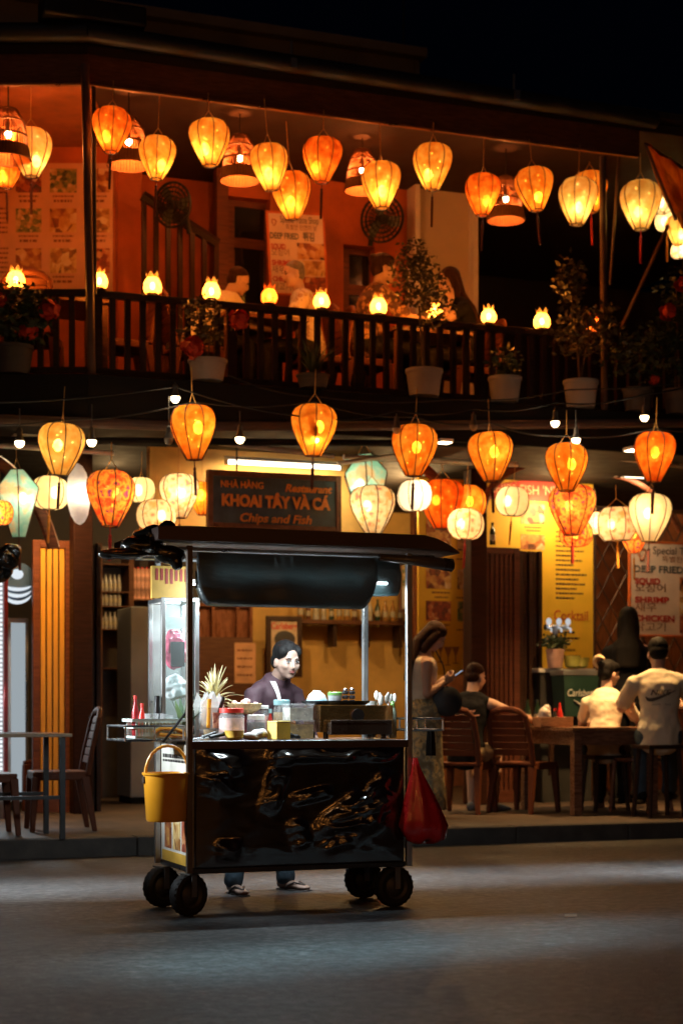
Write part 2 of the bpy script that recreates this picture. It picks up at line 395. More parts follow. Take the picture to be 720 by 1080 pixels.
# dim unlit storey above the eave
d = 17.5
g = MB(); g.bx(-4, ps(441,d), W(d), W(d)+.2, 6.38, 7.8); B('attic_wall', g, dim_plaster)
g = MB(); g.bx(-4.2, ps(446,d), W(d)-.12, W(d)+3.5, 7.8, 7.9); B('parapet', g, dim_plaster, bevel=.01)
g = MB(); g.bx(ps(436,d), ps(441,d), W(d)-.03, W(d), 6.38, 7.78); g.bx(ps(418,d), ps(421,d), W(d)-.02, W(d), 6.38, 7.2)
B('wall_rib', g, dim_plaster)
p0, p1, p2 = (ps(449,d), ps(484,d), ps(449,d))
g = MB(); g.add([(p0,W(d),6.38),(p1,W(d),6.38),(p1,W(d),6.9),(p0,W(d),7.5),(p0,W(d)+2,6.38),(p1,W(d)+2,6.38),(p1,W(d)+2,6.9),(p0,W(d)+2,7.5)],
               [(0,1,2,3),(7,6,5,4),(3,2,6,7),(1,5,6,2),(0,3,7,4)]); B('lean_to', g, dim_plaster)
g = MB(); g.tube([(ps(445,d), W(d)+.5, 7.9), (ps(445,d), W(d)+.5, 8.7)], .012, 6); B('aerial', g, black_metal)
# ground storey
d = 19.5
wall_px('back_wall', 215, 470, d, .130, 3.3, yellow_plaster, .15)
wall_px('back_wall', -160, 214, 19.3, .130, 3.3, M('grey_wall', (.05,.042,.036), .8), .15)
wall_px('back_wall', 471, 960, 19.4, .130, 3.3, M('brick_wall', (.34,.12,.05), .85, var=.4, vs=5), .15)
g = MB(); g.bx(-1.2, -1.05, WR+.6, W(19.2), .130, 3.3); B('side_wall', g, MATS['grey_wall'])
g = MB(); g.bx(10.6, 10.75, WR+.6, W(19.2), .130, 3.3); B('side_wall', g, MATS['brick_wall'])
g = MB(); g.bx(ps(158,15.3), ps(402,15.3), W(15.3), W(15.3)+.1, 2.55, 3.3); B('shopfront_header', g, yellow_plaster)
for p, dd, z1 in ((88, 15.6, 3.3), (505, 15.6, 3.3)):
    g = MB(); s_ = ps(p, dd); g.bx(s_-.085, s_+.085, W(dd), W(dd)+.17, .130, z1); B('column', g, MW('column_wood', (.030,.010,.006), .6, spec=.12), bevel=.01)
def arc(pts, d0, r=.035):
    P = []
    p = [Vector((a, b)) for a, b in pts]
    for i in range(13):
        f = i/12; q = p[0]*(1-f)**2+p[1]*2*f*(1-f)+p[2]*f*f; a = at(q.x, q.y, d0); P.append(a)
    g = MB(); g.tube(P, r, 8, flat=1.5); return B('curved_brace', g, red_wood, -TH, smooth=True)
arc([(-6,484),(40,512),(57,578)], 14.9); arc([(438,488),(462,500),(486,545)], 15.4); arc([(508,540),(515,500),(560,488)], 15.4, .025); arc([(640,500),(690,505),(716,560)], 15.7, .02)
# awning frames folded under the balcony
aw = M('awning_rail', (.5,.47,.44), .4, .3)
for (x0,y0,x1,y1,dd,r) in ((180,461,352,481,14.35,.022), (0,470,120,478,14.3,.02), (362,482,545,490,14.5,.025), (540,470,720,492,14.6,.02), (356,489,432,478,14.45,.018), (0,464,720,470,14.15,.028), (120,466,176,468,14.5,.028)):
    g = MB(); g.tube([at(x0,y0,dd), at(x1,y1,dd)], r, 8); B('awning_rail', g, aw if r < .026 else dark_paint, -TH)
g = MB(); g.tube([at(-40,441,14.0), at(200,450,14.0), at(420,449,14.0), at(760,446,14.0)], .04, 10); B('awning_roller', g, M('roller_cloth', (.06,.035,.03), .6), -TH)
# fluorescent tubes under the deck
for i, (x0, x1, py, dd) in enumerate(((240,358,490,15.05), (614,648,499,15.6), (657,690,502,15.6))):
    a, b = at(x0, py, dd), at(x1, py+1, dd); m_ = (a+b)/2; L = (b-a).length
    t = T('fluorescent_lamp', ('long warm fluorescent tube glowing just above the carved wooden restaurant sign', 'short fluorescent tube under the deck, the one beside the stacked floral lanterns', 'short fluorescent tube under the deck, the one beside the end orange balloon lantern')[i], 'lamp', m_, TH, 'fluorescent tubes under the deck')
    g = MB(); g.tube([(-L/2,0,0),(L/2,0,0)], .016, 10); O('glow_tube', g, tube_glow, t, smooth=True)
    g = MB(); g.bx(-L/2-.02, L/2+.02, -.02, .03, .022, .05); g.bx(-L/2-.02,-L/2,-.02,.02,-.02,.022); g.bx(L/2,L/2+.02,-.02,.02,-.02,.022); O('batten', g, white_paint, t)
    lamp(t, 26*L if i == 0 else 14*L, (1,.74,.42), kind='AREA', size=(L, .03), loc=(0,-.02,-.03), rot=(radians(20),0,0))
# balcony railing
rl = T('balcony_railing', 'long dark timber railing round the upstairs terrace, carrying small flame lamps', 'railing', (0,0,0), TH)
def R_(n, g, rz=0.0, **k): return O(n, g, dark_wood, rl, rz=rz, **k)
sE = ps(760, 14.4)
g = MB(); g.bx(sC, sE, WR-.035, WR+.035, 4.33, 4.385); R_('handrail', g, bevel=.008)
g = MB(); g.bx(-4.4, C.x, C.y-.035, C.y+.035, 4.332, 4.386); R_('handrail', g, -TH, bevel=.008)
g = MB(); g.bx(sC, sE, WR-.02, WR+.02, 3.72, 3.765); R_('bottom_rail', g)
g = MB(); g.bx(-4.4, C.x, C.y-.02, C.y+.02, 3.722, 3.766); R_('bottom_rail', g, -TH)
k = 0; s_ = sC+.08
while s_ < ps(735, 14.4):
    g = MB(); wd = .045 if k % 9 else .08; g.bx(s_-wd/2, s_+wd/2, WR-.022, WR+.022, 3.765, 4.33); R_('baluster', g); s_ += .125; k += 1
x_ = C.x-.12; k = 0
while x_ > -2.75:
    g = MB(); g.bx(x_-.022, x_+.022, C.y-.022, C.y+.022, 3.766, 4.332); R_('baluster', g, -TH); x_ -= .125

# ------------------------------------------------------------------ folding doors
def shutter(px0, px1, d0, top, bright, label, depth):
    s0, s1 = ps(px0, d0), ps(px1, d0); z1 = zz((px0+px1)/2, top, d0)-.130; wd = s1-s0
    t = T('folding_shutter', label, 'folding door', S((s0+s1)/2, W(d0), .130), TH)
    fw = red_wood if bright else MW('ribbed_wood', (.10,.032,.018), .45)
    g = MB(); h = .065
    g.bx(-wd/2, -wd/2+h, 0, .05, 0, z1); g.bx(wd/2-h, wd/2, 0, .05, 0, z1); g.bx(-wd/2+h, wd/2-h, 0, .05, z1-h, z1); g.bx(-wd/2+h, wd/2-h, 0, .05, 0, .12)
    O('frame', g, fw, t, bevel=.004)
    n = 4 if bright else 9
    inner = wd-2*h; pit = inner/n
    for i in range(n):
        g = MB(); x = -wd/2+h+pit*(i+.5); g.bx(x-pit*.38, x+pit*.38, .012, .034, .12, z1-h)
        O('slat', g, MW('amber_slat', (.75,.36,.05), .4, (12,12,1), var=.12) if bright else fw, t, bevel=.003)
    g = MB(); g.bx(-wd/2+h, wd/2-h, .036, .05, .12, z1-h); O('back_panel', g, dark_paint, t)
    for i in range(5):                          # further leaves folded edge-on behind
        g = MB(); x = wd/2+.012+i*.052; g.bx(x, x+.04, .03+.02*(i % 2), .03+depth, 0, z1-.02); O('folded_leaf', g, dark_wood, t, bevel=.004)
    return t
shutter(35, 77, 15.9, 570, True, 'folding timber door with bright amber slats beside the lit glass fridge', .5)
shutter(490, 548, 15.9, 577, False, 'dark folding timber door with narrow ribs behind the man in the black vest', .5)
# ------------------------------------------------------------------ lanterns
SH = {
 'orange': shade('silk_orange', [(.36,(.78,.20,.012)),(.5,(.93,.30,.025)),(.62,(1,.42,.05))], 5, .30),
 'deep': shade('silk_deep_orange', [(.36,(.66,.10,.006)),(.5,(.85,.17,.012)),(.62,(.95,.25,.02))], 5, .26),
 'amber': shade('silk_amber', [(.36,(.86,.30,.03)),(.5,(.95,.42,.05)),(.62,(1,.56,.10))], 5, .32),
 'yellow': shade('silk_yellow', [(.36,(.86,.44,.09)),(.5,(.95,.56,.14)),(.62,(1,.68,.22))], 5, .30),
 'cream': shade('silk_cream', [(.3,(.95,.74,.42)),(.7,(1,.86,.58))], 4, .18),
 'white': shade('silk_white', [(.3,(.92,.86,.80)),(.7,(1,.95,.9))], 4, .12),
 'lilac': shade('paper_lilac', [(.3,(.78,.80,.95)),(.7,(.92,.93,1))], 6, .10),
 'teal': shade('silk_teal', [(.35,(.30,.74,.74)),(.5,(.55,.88,.86)),(.6,(.98,.72,.45)),(.75,(1,.85,.6))], 3, .15),
 'floral': shade('silk_floral', [(.0,(.12,.04,.22)),(.16,(.35,.08,.20)),(.26,(.95,.22,.03)),(.42,(1,.50,.08)),(.7,(.85,.10,.03))], 5.2, .16, 'flower'),
 'pale': shade('silk_pale_floral', [(.0,(.42,.18,.38)),(.16,(.85,.35,.2)),(.30,(1,.70,.40)),(.55,(1,.86,.62)),(.8,(.9,.5,.2))], 4.2, .14, 'flower'),
 'red': shade('silk_red', [(.3,(.75,.05,.02)),(.7,(.9,.12,.03))], 4, .2),
}
PROF = {
 'balloon': [(.17,.465),(.20,.46),(.31,.44),(.415,.37),(.478,.27),(.50,.15),(.488,.03),(.44,-.13),(.365,-.29),(.28,-.45),(.19,-.60),(.172,-.635),(.155,-.64)],
 'ball': [(.16,.40),(.26,.39),(.38,.32),(.46,.20),(.50,.04),(.49,-.12),(.44,-.26),(.34,-.37),(.20,-.42),(.15,-.42)],
 'diamond': [(.14,.62),(.17,.60),(.50,.22),(.50,.16),(.17,-.82),(.14,-.84)],
 'drum': [(.30,.40),(.34,.40),(.47,.24),(.50,.0),(.47,-.24),(.34,-.42),(.30,-.42)],
 'disc': [(.04,1.26),(.22,1.14),(.38,.86),(.47,.45),(.5,0),(.47,-.45),(.38,-.86),(.22,-1.14),(.04,-1.26)],
}
LCOL = {'orange':(1,.50,.14),'deep':(1,.42,.10),'amber':(1,.52,.17),'yellow':(1,.62,.26),'cream':(1,.66,.32),'white':(1,.84,.68),'lilac':(.95,.95,1),
        'teal':(.9,.95,.85),'floral':(1,.62,.28),'pale':(1,.70,.38),'red':(1,.45,.15)}
rib_m = M('lantern_wire', (.05,.018,.008), .6)
gold = M('gold_trim', (.55,.30,.08), .5, .2)
bulb_on = emit('bulb_glow', (1,.78,.42), 13.0, see=1)
TAS = {'dark': M('dark_tassel', (.07,.012,.010), .8), 'red': M('red_tassel', (.45,.02,.015), .8), 'gold': M('gold_tassel', (.62,.27,.03), .8)}
_lm = {}
def lantern_mesh(kind, colr):
    key = (kind, colr)
    if key in _lm: return _lm[key]
    p = PROF[kind]; nr = 6 if kind == 'diamond' else 8
    sy = .32 if kind == 'disc' else 1.0
    # finer profile
    q = []
    for i in range(len(p)-1):
        for f in (0, .5): q.append((p[i][0]*(1-f)+p[i+1][0]*f, p[i][1]*(1-f)+p[i+1][1]*f))
    q.append(p[-1])
    g = MB()
    if kind == 'diamond': g.lathe(q, 6, Matrix.Rotation(pi/6, 4, 'Z'))
    else: g.lathe(q, 32, sy=sy, scal=.035, nr=nr)
    sh = g.mesh('lantern_shade', SH[colr]); sh.polygons.foreach_set('use_smooth', [kind != 'diamond']*len(sh.polygons))
    g = MB()
    if kind != 'disc':
        for k in range(nr):
            an = 2*pi*k/nr+(pi/6 if kind == 'diamond' else 0)
            g.tube([((r+.008)*cos(an), (r+.008)*sin(an), z) for r, z in p], .013, 5)
        for r, z in (p[0], p[-1]):
            g.lathe([(r-.012,z-.012),(r+.012,z-.012),(r+.012,z+.012),(r-.012,z+.012),(r-.012,z-.012)], 16)
    fr = g.mesh('lantern_frame', rib_m) if g.v else None
    _lm[key] = (sh, fr, p[0][1], p[-1][1]); return _lm[key]
_glints = MB(); _rn = random.Random(21)  # glowing beads that stand in for glints of other bulbs on the silk
for _k in range(7): _glints.ell((.26*cos(_k*2.4)*_rn.uniform(.5,1), .26*sin(_k*2.4)*_rn.uniform(.5,1), .30-.11*_k), (.018,.018,.02), seg=8, rings=6)
_glints = _glints.mesh('glint_beads', emit('glint_glow', (1,.82,.5), 8.0, see=1))
_bulb = MB(); _bulb.ell((0,0,0), (.036,.036,.050), seg=12, rings=8); _bulb = _bulb.mesh('bulb', bulb_on)
LG = 'silk lanterns hung along the front'
def lantern(kind, colr, px, py, wpx, d0, label, power=2.6, bz=.0, tassel='dark', tl=.30, hang=.16, cable=None, roll=0.0, group=LG, rot=None, th=TH):
    wpx *= 1.07; power *= {'cream':.07,'white':.07,'lilac':.08,'teal':.07,'pale':.06,'floral':.20,'yellow':.13}.get(colr, .155)
    p = at(px, py, d0, th); sc = wpx*p.y/F
    sh, fr, zt, zb = lantern_mesh(kind, colr)
    p.z -= (zt+zb)/2*sc
    t = T('silk_lantern', label, 'lantern', p, random.uniform(0, 6) if rot is None else rot, group, sc)
    t.rotation_euler = (random.gauss(0,.03), (roll or random.gauss(0,.035)), t.rotation_euler.z)
    t.scale = (sc*random.uniform(.96,1.04), sc*random.uniform(.96,1.04), sc*random.uniform(.95,1.05))
    O('shade', sh, None, t)
    if fr: O('frame', fr, None, t)
    g = MB(); ht = hang/sc
    r = PROF[kind][0][0]
    g.tube([(-r,0,zt),(0,0,zt+min(.24,ht)),(r,0,zt)], .010, 5)
    if ht > .24: g.tube([(0,0,zt+.24),(0,0,zt+ht)], .010, 5)
    O('hanger', g, gold if kind != 'disc' else rib_m, t)
    if tassel:
        g = MB(); L = tl/sc; m = TAS[tassel]
        g.tube([(0,0,zb),(0,0,zb-.16)], .012, 5); g.ell((0,0,zb-.19), (.035,.035,.04), seg=8, rings=6)
        g.tube([(0,0,zb-.21),(0,0,zb-.26),(0,0,zb-L)], [.02,.035,.03], 8); O('tassel', g, m, t)
    b = O('bulb', _bulb, None, t, (.13, .05, bz), smooth=False); b.scale = (1/sc,)*3
    if kind == 'balloon' and fr: O('glint_spots', _glints, None, t)
    lamp(t, power, LCOL[colr], .035, (.13, .05, bz))
    return t
UG = 'lanterns under the upstairs eave'
for a in [
 # kind, colour, px, py, w, d0, label, power, tassel
 ('balloon','yellow',33,161,41,14.35,'bright yellow balloon lantern hanging in front of the upstairs photo menu board',4.6,'dark'),
 ('balloon','deep',7,181,30,15.0,'small orange balloon lantern half cut off beside the upstairs photo menu board',2.4,'dark'),
 ('balloon','deep',118,138,40,14.3,'deep orange balloon lantern just past the black terrace post, overlapping a cane lamp',2.8,'dark'),
 ('balloon','amber',166,167,38,14.5,'amber balloon lantern above the tilted wall fan by the terrace stairs',3.4,'dark'),
 ('balloon','amber',221,151,40,14.35,'amber balloon lantern high above the hunched man with glasses',3.4,None),
 ('balloon','amber',284,176,39,14.4,'pale amber balloon lantern next to the orange one that hangs askew',4.0,None),
 ('balloon','orange',307,206,41,14.9,'orange balloon lantern hanging askew and lower than its neighbours upstairs',3.2,None),
 ('balloon','deep',340,169,39,14.4,'deep orange balloon lantern above the upstairs wall shelf',2.8,'dark'),
 ('balloon','amber',402,196,39,14.5,'amber balloon lantern hanging in front of the round wall fan',3.6,None),
 ('balloon','amber',456,176,39,14.4,'amber balloon lantern with a dark tassel before the cream upstairs wall',3.6,'dark'),
 ('balloon','deep',509,206,36,14.5,'deep orange balloon lantern overlapping the cane lamp past the cream wall',3.4,'dark'),
 ('balloon','orange',563,200,38,14.4,'orange balloon lantern with a long dark tassel between cane lamp and end post',3.0,'dark'),
 ('balloon','yellow',609,213,40,14.5,'pale yellow balloon lantern in front of another one beside the reddish end post',3.0,None),
 ('balloon','orange',622,203,36,14.9,'orange balloon lantern hidden behind a pale yellow one at the reddish end post',2.8,'red'),
 ('balloon','yellow',675,217,42,14.5,'pale yellow balloon lantern outside the reddish end post with a red tassel',3.0,'red'),
 ('ball','cream',697,213,26,15.6,'small cream lantern first in the cluster receding past the end post',3.0,None),
 ('ball','cream',703,233,24,16.2,'small cream lantern in the middle of the cluster beyond the end post',3.0,'gold'),
 ('balloon','yellow',715,243,26,15.8,'yellow lantern at the edge of the cluster beyond the end post',3.0,None),
 ('ball','pale',717,264,20,16.2,'small pinkish lantern lowest in the cluster beyond the end post',2.4,None),
 ('ball','red',713,232,22,17.2,'dim red lantern at the back of the cluster beyond the end post',1.2,None)]:
    a = list(a); a[5] -= .25 if a[5] < 15 else 0
    p = at(a[2], a[3], a[5]); wing = a[2] < 92
    lantern(*a[:8], bz=-.26 if a[0] == 'balloon' else 0, tassel=a[8], hang=max(.1, 6.1-p.z-.3 if a[5] < 15.3 else .5), group=UG, roll=radians(9) if 'askew' in a[6] else 0, th=0 if wing else TH)
KG = 'lanterns in the front row over the kerb'
for a in [
 ('balloon','yellow',65,474,48,13.2,'pale golden balloon lantern over the kerb, next to the teal diamond lantern',2.6,'dark'),
 ('balloon','orange',204,456,47,13.2,'orange balloon lantern over the kerb beside a bright bare bulb, above the floral white one',2.4,'dark'),
 ('balloon','orange',331,454,47,13.2,'orange balloon lantern with a lit bare bulb hanging in front of it',2.4,'dark'),
 ('balloon','orange',437,475,45,13.2,'orange balloon lantern above the round white lantern',2.4,'dark'),
 ('balloon','orange',517,482,45,13.2,'orange balloon lantern over the kerb between an unlit bulb and a cream ball lantern',2.2,'dark'),
 ('balloon','orange',597,493,43,13.2,'orange balloon lantern directly above the big floral lantern',2.2,None),
 ('balloon','deep',690,482,43,13.2,'deep orange balloon lantern above the cream balloon lantern by the end of the front row',2.2,'dark')]:
    lantern(*a[:8], tassel=a[8], hang=.28, tl=.26, group=KG)
SG = 'mixed lanterns under the balcony'
for a in [
 ('diamond','teal',19,531,46,14.4,'teal diamond lantern with peach panels behind the curved timber brace',2.2,'dark'),
 ('ball','floral',0,541,28,14.2,'dark red floral lantern cut by the picture edge beside the teal diamond lantern',1.8,None),
 ('ball','cream',53,520,38,14.4,'cream ball lantern with a gold tassel above the amber folding door',3.0,'gold'),
 ('disc','lilac',83,521,23,14.3,'flat white oval lantern with faint blue drawing',1.8,None),
 ('balloon','floral',117,526,48,14.0,'large orange and purple floral balloon lantern above the folded black tarpaulin',3.0,'red'),
 ('ball','cream',149,517,29,14.6,'cream ball lantern partly behind the large floral balloon lantern',2.6,'gold'),
 ('ball','pale',165,544,38,14.3,'wide floral ball lantern resting low over the cart roof',2.2,None),
 ('balloon','pale',189,523,38,14.3,'white floral balloon lantern beside the carved sign',2.8,'dark'),
 ('balloon','orange',214,526,30,14.95,'orange lantern half hidden behind the carved sign',1.8,None),
 ('diamond','teal',386,516,46,14.6,'teal diamond lantern behind the pale floral balloon beside the carved sign',1.6,None),
 ('balloon','pale',393,538,44,14.2,'pale floral balloon lantern standing out above the cart roof',2.8,None),
 ('ball','white',437,523,36,14.2,'round white lantern with a dark tassel near the cart roof end',2.4,'dark'),
 ('balloon','deep',466,532,44,15.2,'dim orange lantern behind the round white lantern',1.6,None),
 ('ball','orange',492,530,40,15.2,'orange ball lantern above the pale floral ball lantern',2.0,None),
 ('ball','pale',491,553,37,14.2,'pale floral ball lantern with a long red tassel above the seated man in the vest',2.4,'red'),
 ('ball','cream',540,529,35,14.2,'cream ball lantern with gold tassel in front of the red menu header',2.4,'gold'),
 ('balloon','floral',603,538,46,14.1,'big orange and blue floral lantern stacked under an orange one',2.8,'red'),
 ('ball','floral',607,563,32,14.4,'small floral ball lantern tucked below the big orange and blue one',1.8,None),
 ('ball','pale',628,552,26,14.9,'small pinkish floral lantern next to the patterned drum lantern',2.0,None),
 ('drum','pale',650,553,40,14.6,'patterned drum lantern behind the lattice bars',3.0,'gold'),
 ('balloon','cream',685,546,41,14.2,'cream balloon lantern above the white seafood sign',3.4,'dark'),
 ('balloon','floral',668,566,30,15.1,'orange floral lantern half hidden behind the cream balloon lantern',1.6,'gold')]:
    lantern(*a[:8], tassel=a[8], hang=.22, tl=.26, group=SG, rot=radians(8) if a[0] == 'disc' else None)

# bare bulbs on the festoon wire over the kerb
wire = M('wire_rubber', (.012,.011,.010), .6)
socket = M('lamp_socket', (.10,.095,.09), .5)
on2 = emit('bare_bulb_glow', (1,.74,.40), 7.0, see=1); off2 = glassy('dead_bulb_glass', (.8,.75,.65), .5)
d = 13.1
def wire_line(pts, r=.006, label='', nm='festoon_wire'):
    P = []
    for (x0,y0,da),(x1,y1,db) in zip(pts[:-1], pts[1:]):
        for i in range(8):
            f = i/8; sag = 5*sin(pi*f); P.append(at(x0+(x1-x0)*f, y0+(y1-y0)*f+sag, da+(db-da)*f))
    P.append(at(*pts[-1])); g = MB(); base = P[0].copy(); g.tube([p-base for p in P], r, 6)
    return tag(O(nm, g, wire, loc=base), label, 'wire')
wire_line([(-60,425,d),(185,408,d),(333,441,d),(418,433,d),(499,431,d),(585,425,d),(679,416,d),(790,386,d)], .007, 'thin black festoon wire strung over the kerb with bare bulbs')
wire_line([(-60,444,13.2),(65,443,13.2),(204,424,13.2),(331,424,13.2),(437,440,13.2),(517,446,13.2),(597,460,13.2),(690,452,13.2),(790,450,13.2)], .006, 'thin black wire carrying the front row of balloon lanterns')
wire_line([(240,395,14.0),(330,418,14.0),(480,421,13.9),(600,411,13.7),(790,392,13.4)], .006, 'thin black cable crossing the front of the balcony deck')
BL = [(21,467,1,'lit bare bulb by the picture edge beside the golden balloon lantern'),(97,466,1,'lit bare bulb beside the golden balloon lantern above the white oval lantern'),
 (185,420,1,'brightest bare bulb, high above the gap between golden and orange lanterns'),(178,464,0,'unlit bare bulb touching the side of the orange lantern'),
 (253,463,1,'lit bare bulb above the word row of the carved sign'),(333,463,1,'lit bare bulb hanging in front of an orange balloon lantern'),(418,453,0,'unlit clear bulb on the shoulder of an orange lantern above the white one'),
 (499,450,0,'unlit clear bulb beside the orange lantern over the seated man'),(585,446,1,'lit bare bulb directly above the short fluorescent tubes'),(607,464,1,'small lit bulb peeking over the orange lantern above the big floral one'),
 (679,440,1,'lit bare bulb over the last orange lantern of the front row')]
def wy(px):
    K = [(-60,425),(185,408),(333,441),(418,433),(499,431),(585,425),(679,416),(790,386)]
    for (a,b),(c,e) in zip(K[:-1], K[1:]):
        if a <= px <= c: f = (px-a)/(c-a); return b+(e-b)*f+5*sin(pi*f)
for px, py, on, lab in BL:
    p = at(px, py, d); top = zz(px, wy(px), d)-p.z
    t = T('bare_bulb', lab, 'light bulb', p, 0, 'bare bulbs on the festoon wire', .84)
    g = MB(); g.lathe([(.001,-.042),(.02,-.038),(.036,-.018),(.041,.0),(.040,.012)], 14); O('glass', g, on2 if on else off2, t, smooth='all')
    g = MB(); g.lathe([(.040,.0125),(.034,.032),(.024,.062),(.022,.11),(.012,.125)], 14, cap=True); g.tube([(0,0,.12),(0,0,max(.14, top))], .006, 6); O('socket', g, socket, t)
    if on: lamp(t, 3.0 if px == 185 else 1.4, (1,.78,.48), .042)

# flame-shaped glass lamps standing on the handrail
fl_glass = shade('frosted_lamp_glass', [(.3,(.85,.50,.14)),(.7,(1,.66,.26))], 5, .62)
fl_dim = shade('red_lamp_glass', [(.3,(.8,.16,.03)),(.7,(.95,.3,.06))], 5, .2)
fg = MB(); fg.lathe([(.32,-.5),(.42,-.42),(.5,-.2),(.48,0),(.38,.22),(.27,.36)], 20)
for k in range(6):
    an = 2*pi*k/6; c_, s_ = cos(an), sin(an); w_ = .15
    def q(r, z, o): return (r*c_-o*s_, r*s_+o*c_, z)
    fg.add([q(.27,.34,-w_),q(.27,.34,w_),q(.31,.48,w_*.8),q(.31,.48,-w_*.8),q(.40,.70,0)], [(0,1,2,3),(3,2,4)])
ga, gb = fg.mesh('flame_glass', fl_glass), fg.mesh('flame_glass_red', fl_dim)
fbase = MB(); fbase.lathe([(.38,-.62),(.40,-.6),(.30,-.54),(.33,-.48)], 18, cap=True); fbase = fbase.mesh('lamp_base', black_metal)
flame = emit('flame_glow', (1,.66,.25), 26.0, see=1)
fm = MB(); fm.ell((0,0,-.08), (.13,.13,.2), seg=10, rings=7); fm = fm.mesh('flame', flame)
FL = [(17,293,0,'before the photo menu board, standing over the red flowers'),(105,294,0,'close beside the black terrace post'),(161,299,0,'in front of the stair railing'),(223,303,0,'at the chest of the hunched man'),
 (284,309,1,'between the two men at the terrace table'),(339,314,0,'beside the man in the pale patterned shirt'),(399,318,0,'in front of the person with the hair bun'),(458,323,0,'behind the small potted tree'),
 (515,328,0,'just past the woman resting her cheek on her hand'),(571,333,0,'midway between that woman and the reddish end post'),(626,337,1,'at the foot of the reddish end post')]
for i, (px, py, dim, lab) in enumerate(FL):
    thx = 0 if px < 92 else TH
    p = at(px, py, 14.4, thx) if px > 92 else atY(px, py, C.y); p.z = 4.385+.62*.145
    t = T('flame_lamp', ('dim red' if dim else 'yellow')+' flame-shaped lamp on the handrail '+lab, 'lamp', p, i*.7, 'flame lamps on the handrail', .145*random.uniform(.93,1.06))
    O('glass', gb if dim else ga, None, t); O('base', fbase, None, t); O('flame', fm, None, t)
    lamp(t, 2.2 if dim else 10, (1,.42,.10), .03, (0,0,-.05))

# cane lamp shades hanging on the terrace
cane = M('cane', (.16,.065,.018), .7)
cb = emit('cane_bulb_glow', (1,.78,.45), 22.0, see=1)
cm = MB()
pr = [(.20,.62),(.24,.60),(.40,.30),(.48,-.05),(.5,-.3),(.56,-.62)]
for k in range(42):
    an = 2*pi*k/42; cm.tube([(r*cos(an), r*sin(an), z) for r, z in pr], .017, 4)
for r, z in (pr[0], pr[2], pr[3], pr[5]): cm.lathe([(r-.02,z-.02),(r+.02,z-.02),(r+.02,z+.02),(r-.02,z+.02),(r-.02,z-.02)], 24)
cm = cm.mesh('cane_shade', cane)
cs = MB(); cs.lathe([(.56,-.62),(.53,-.45),(.50,-.30)], 24); cs = cs.mesh('cane_band', M('cane_weave', (.22,.10,.025), .7, var=.5, vs=30))
for px, py, w, d0, lab, pw in [(9,142,42,15.0,'cane lamp shade above the photo menu board, cut by the picture edge',30),(136,150,40,15.0,'cane lamp shade behind the deep orange lantern by the black post',30),(253,167,38,15.2,'cane lamp shade hanging over the dark upstairs doorway',32),
      (382,180,34,15.4,'cane lamp shade above the round wall fan',32),(533,210,36,15.2,'cane lamp shade before the dark end of the terrace',18)]:
    p = at(px, py, d0); sc = w*p.y/F
    t = T('cane_lamp', lab, 'lamp', p, 0, 'cane lamp shades on the terrace', sc)
    O('shade', cm, None, t); O('band', cs, None, t)
    g = MB(); g.tube([(0,0,.25),(0,0,(6.22-p.z)/sc)], .02, 6); g.tube([(0,0,.1),(0,0,.3)], .05, 8); O('cord', g, wire, t)
    g = MB(); g.ell((0,0,.02), (.085,.085,.11), seg=12, rings=8); O('bulb', g, cb, t)
    lamp(t, pw*1.15, (1,.23,.04), .04)

# wall fans
def fan(px, py, wpx, d0, label, yaw, tilt):
    p = at(px, py, d0); R = wpx*p.y/F/2
    t = T('wall_fan', label, 'fan', p, TH+yaw); Rm = Matrix.Rotation(radians(90)+tilt, 4, 'X')
    g = MB()
    for rr in (1, .8, .6, .4, .2):
        for zz_ in (-.16*R*(1.2-rr), .16*R*(1.2-rr)):
            pts = [Rm @ Vector((R*rr*cos(2*pi*k/24), R*rr*sin(2*pi*k/24), zz_)) for k in range(25)]; g.tube(pts, .006 if rr < 1 else .011, 5, cap=False)
    for k in range(24):
        an = 2*pi*k/24
        for sg in (-1, 1): g.tube([Rm @ Vector((R*q*cos(an), R*q*sin(an), sg*.16*R*(1.2-q))) for q in (.1,.5,1)], .0035, 4)
    O('cage', g, black_metal, t)
    for k in range(3):
        an = 2*pi*k/3; c_, s_ = cos(an), sin(an); vs = []
        for (r, o, z) in ((.12,-.08,.01),(.5,-.30,.04),(.88,-.2,.05),(.88,.22,-.05),(.5,.2,-.04),(.12,.08,-.01)): vs.append(Rm @ Vector(((r*c_-o*s_)*R, (r*s_+o*c_)*R, z*R)))
        g = MB(); g.add(vs, [(0,1,2,3,4,5)]); O('blade', g, M('fan_blade', (.10,.13,.09), .3), t, solid=.004)
    g = MB(); g.tube([Rm @ Vector((0,0,-.12*R)), Rm @ Vector((0,0,.12*R))], .2*R, 14); g.tube([(0,.05,0),(0,.2,.0),(0,.26,-.2)], .025, 8); O('motor', g, black_metal, t)
fan(182, 216, 46, 16.0, 'dark wall fan turned aside above the stair railing', radians(-52), radians(8))
fan(403, 231, 48, 16.4, 'round dark wall fan between the dark door and the cream wall', radians(5), radians(22))

